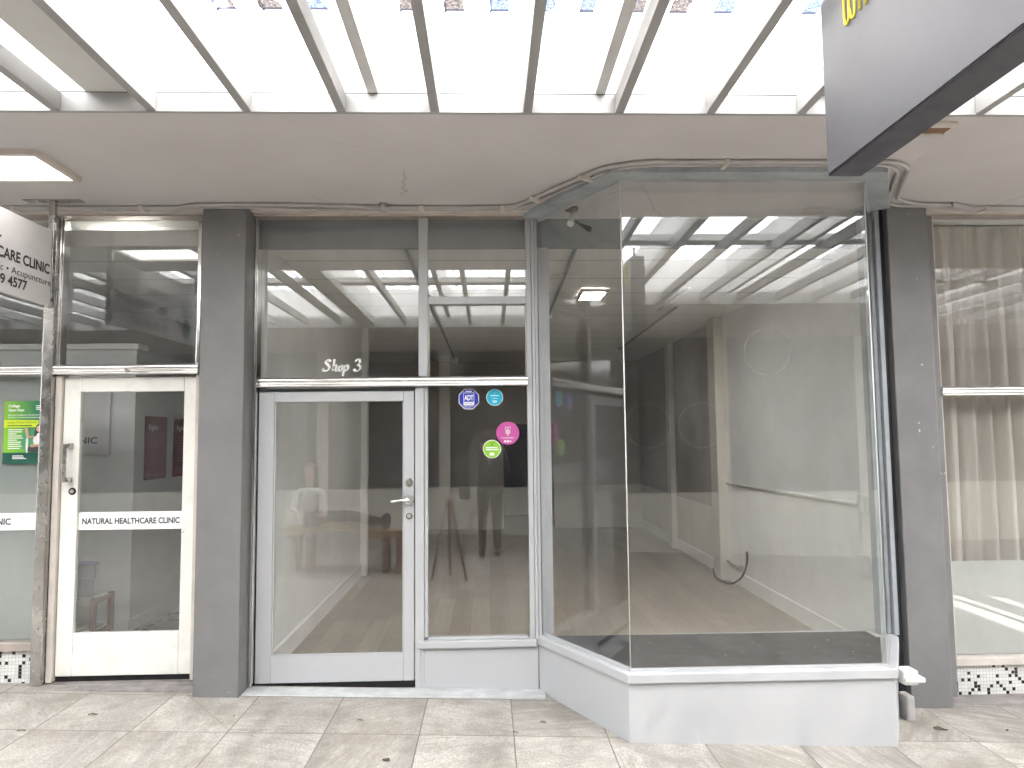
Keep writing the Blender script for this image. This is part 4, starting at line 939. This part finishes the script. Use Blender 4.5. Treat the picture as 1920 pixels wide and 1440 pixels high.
phn = thing('phone', 'dark phone held up in front of the face of the mirrored person', 'phone', (0, -.06, 1.62))
MB().box(-.075, .075, -.068, -.060, 1.60, 1.675).build('phone_body', 'black', phn, .003)
bgb = thing('shoulder_bag', 'black bag hanging at the side of the mirrored person', 'bag', (-.33, cy, .8))
MB().box(-.42, -.27, cy-.06, cy+.06, .80, 1.08).build('bag_body', 'black', bgb, .02)
MB().tube(spline([(-.40, cy, 1.08), (-.33, cy+.02, 1.3), (-.2, cy, 1.47), (-.2, cy-.1, 1.3), (-.29, cy, 1.08)]), .012, 8).build('strap', 'black', bgb)
sw = thing('person', 'dark haired person in white top resting on the bench, mirrored in the grey door', 'person', (-2.15, .86, .09))
bx_, by_, dz_ = -2.15, .86, -.06
def zz(ch): return [((p[0], p[1], p[2]+dz_), r) for p, r in ch]
skin_body('trousers', [zz([((bx_, by_, .74), (.12, .10)), ((bx_+.05, by_+.08*s, .75), .085), ((bx_+.44, by_+.09*s, .80), .06), ((bx_+.84, by_+.08*s, .70), .045)]) for s in (-1, 1)], 'trouser', sw)
skin_body('top', [zz([((bx_, by_, .76), (.12, .09)), ((bx_, by_+.02, .95), (.10, .08)), ((bx_, by_+.04, 1.10), (.11, .075)), ((bx_, by_+.05, 1.15), .05)])] + [zz([((bx_, by_+.04, 1.10), (.11, .075)), ((bx_+.14*s, by_+.04, 1.08), .045), ((bx_+.19*s, by_+.10, .88), .038), ((bx_+.16*s+.06, by_+.26, .86), .03)]) for s in (-1, 1)], 'shirt', sw)
skin_body('body', [zz([((bx_, by_+.05, 1.13), .05), ((bx_, by_+.06, 1.20), .05), ((bx_, by_+.07, 1.25), (.062, .075)), ((bx_, by_+.07, 1.32), (.068, .085)), ((bx_, by_+.06, 1.38), .052)])], 'skin', sw)
MB().ellipsoid((bx_, by_+.02, 1.345+dz_), (.088, .095, .085)).ellipsoid((bx_-.062, by_+.03, 1.20+dz_), (.034, .05, .14)).ellipsoid((bx_+.062, by_+.03, 1.20+dz_), (.034, .05, .14)).build('hair', 'hair', sw)
for s in (-1, 1):
    hx_, hy_, hz_ = bx_+.16*s+.075, by_+.30, .855+dz_
    hb = MB().ellipsoid((hx_, hy_, hz_), (.03, .045, .02))
    for k in range(4): hb.tube([(hx_-.024+.016*k, hy_+.02, hz_-.005), (hx_-.026+.017*k, hy_+.07, hz_-.02), (hx_-.026+.017*k, hy_+.09, hz_-.035)], .0075, 6)
    hb.tube([(hx_-.03, hy_-.01, hz_), (hx_-.05, hy_+.03, hz_-.015)], .009, 6)
    hb.build('hand', 'skin', sw)
    MB().ellipsoid((bx_+.90, by_+.08*s, .72+dz_), (.05, .042, .10)).build('shoe', 'black', sw)

# ------------------------------------------------------------------ leaves on the pavement
def leaf(x, y, a, s=1., label='small dead leaf lying on the pale paving', shape=0):
    z = gz(x)+.003; c, d = math.cos(a), math.sin(a); mb = MB(); pts = []
    for i in range(7):
        t = i/6; w = .011*math.sin(math.pi*t)**.8
        pts.append((t*.05-.025, w, .004*math.sin(t*5)+.004)); 
    L = [(p[0], p[1], p[2]) for p in pts]; Rr = [(p[0], -p[1], p[2]+.003) for p in pts]; Cn = [(p[0], 0, p[2]-.002) for p in pts]
    v = [(x+s*(q[0]*c-q[1]*d), y+s*(q[0]*d+q[1]*c), z+s*q[2]) for q in L+Cn+Rr]
    mb.add(v, [(i, i+1, 8+i, 7+i) for i in range(6)] + [(7+i, 8+i, 15+i, 14+i) for i in range(6)])
    return tag(mb.build('dead_leaf', 'leaf', None, fix=False), label, 'leaf', 'dead leaves on the paving')
for x, y, a, s, lb in ((-2.27, 4.25, .3, 1, 'small curled dead leaf on the paving below the white clinic door'), (-2.52, 4.02, .5, .8, 'dark dead leaf on the paving at the far left edge'),
        (-1.48, 4.26, 1.9, .6, 'tiny dead leaf on the paving just below the left charcoal pillar'), (-.53, 3.72, 2.6, 1.0, 'dark twig like leaf on the paving in the centre foreground'),
        (-.75, 4.22, .2, .7, 'yellowish dead leaf on the paving below the middle of the grey door'), (.30, 4.23, .0, .75, 'small dark leaf on the paving left of the bay corner, the farther of two'),
        (.135, 4.08, .1, .65, 'small dark leaf on the paving left of the bay corner, the nearer of two'), (2.62, 4.20, -.3, 1.5, 'large dead leaf on the paving beside the bay right end'),
        (3.02, 4.20, .8, .8, 'small dead leaf on the paving at the far right edge')):
    leaf(x, y, a, s, lb)
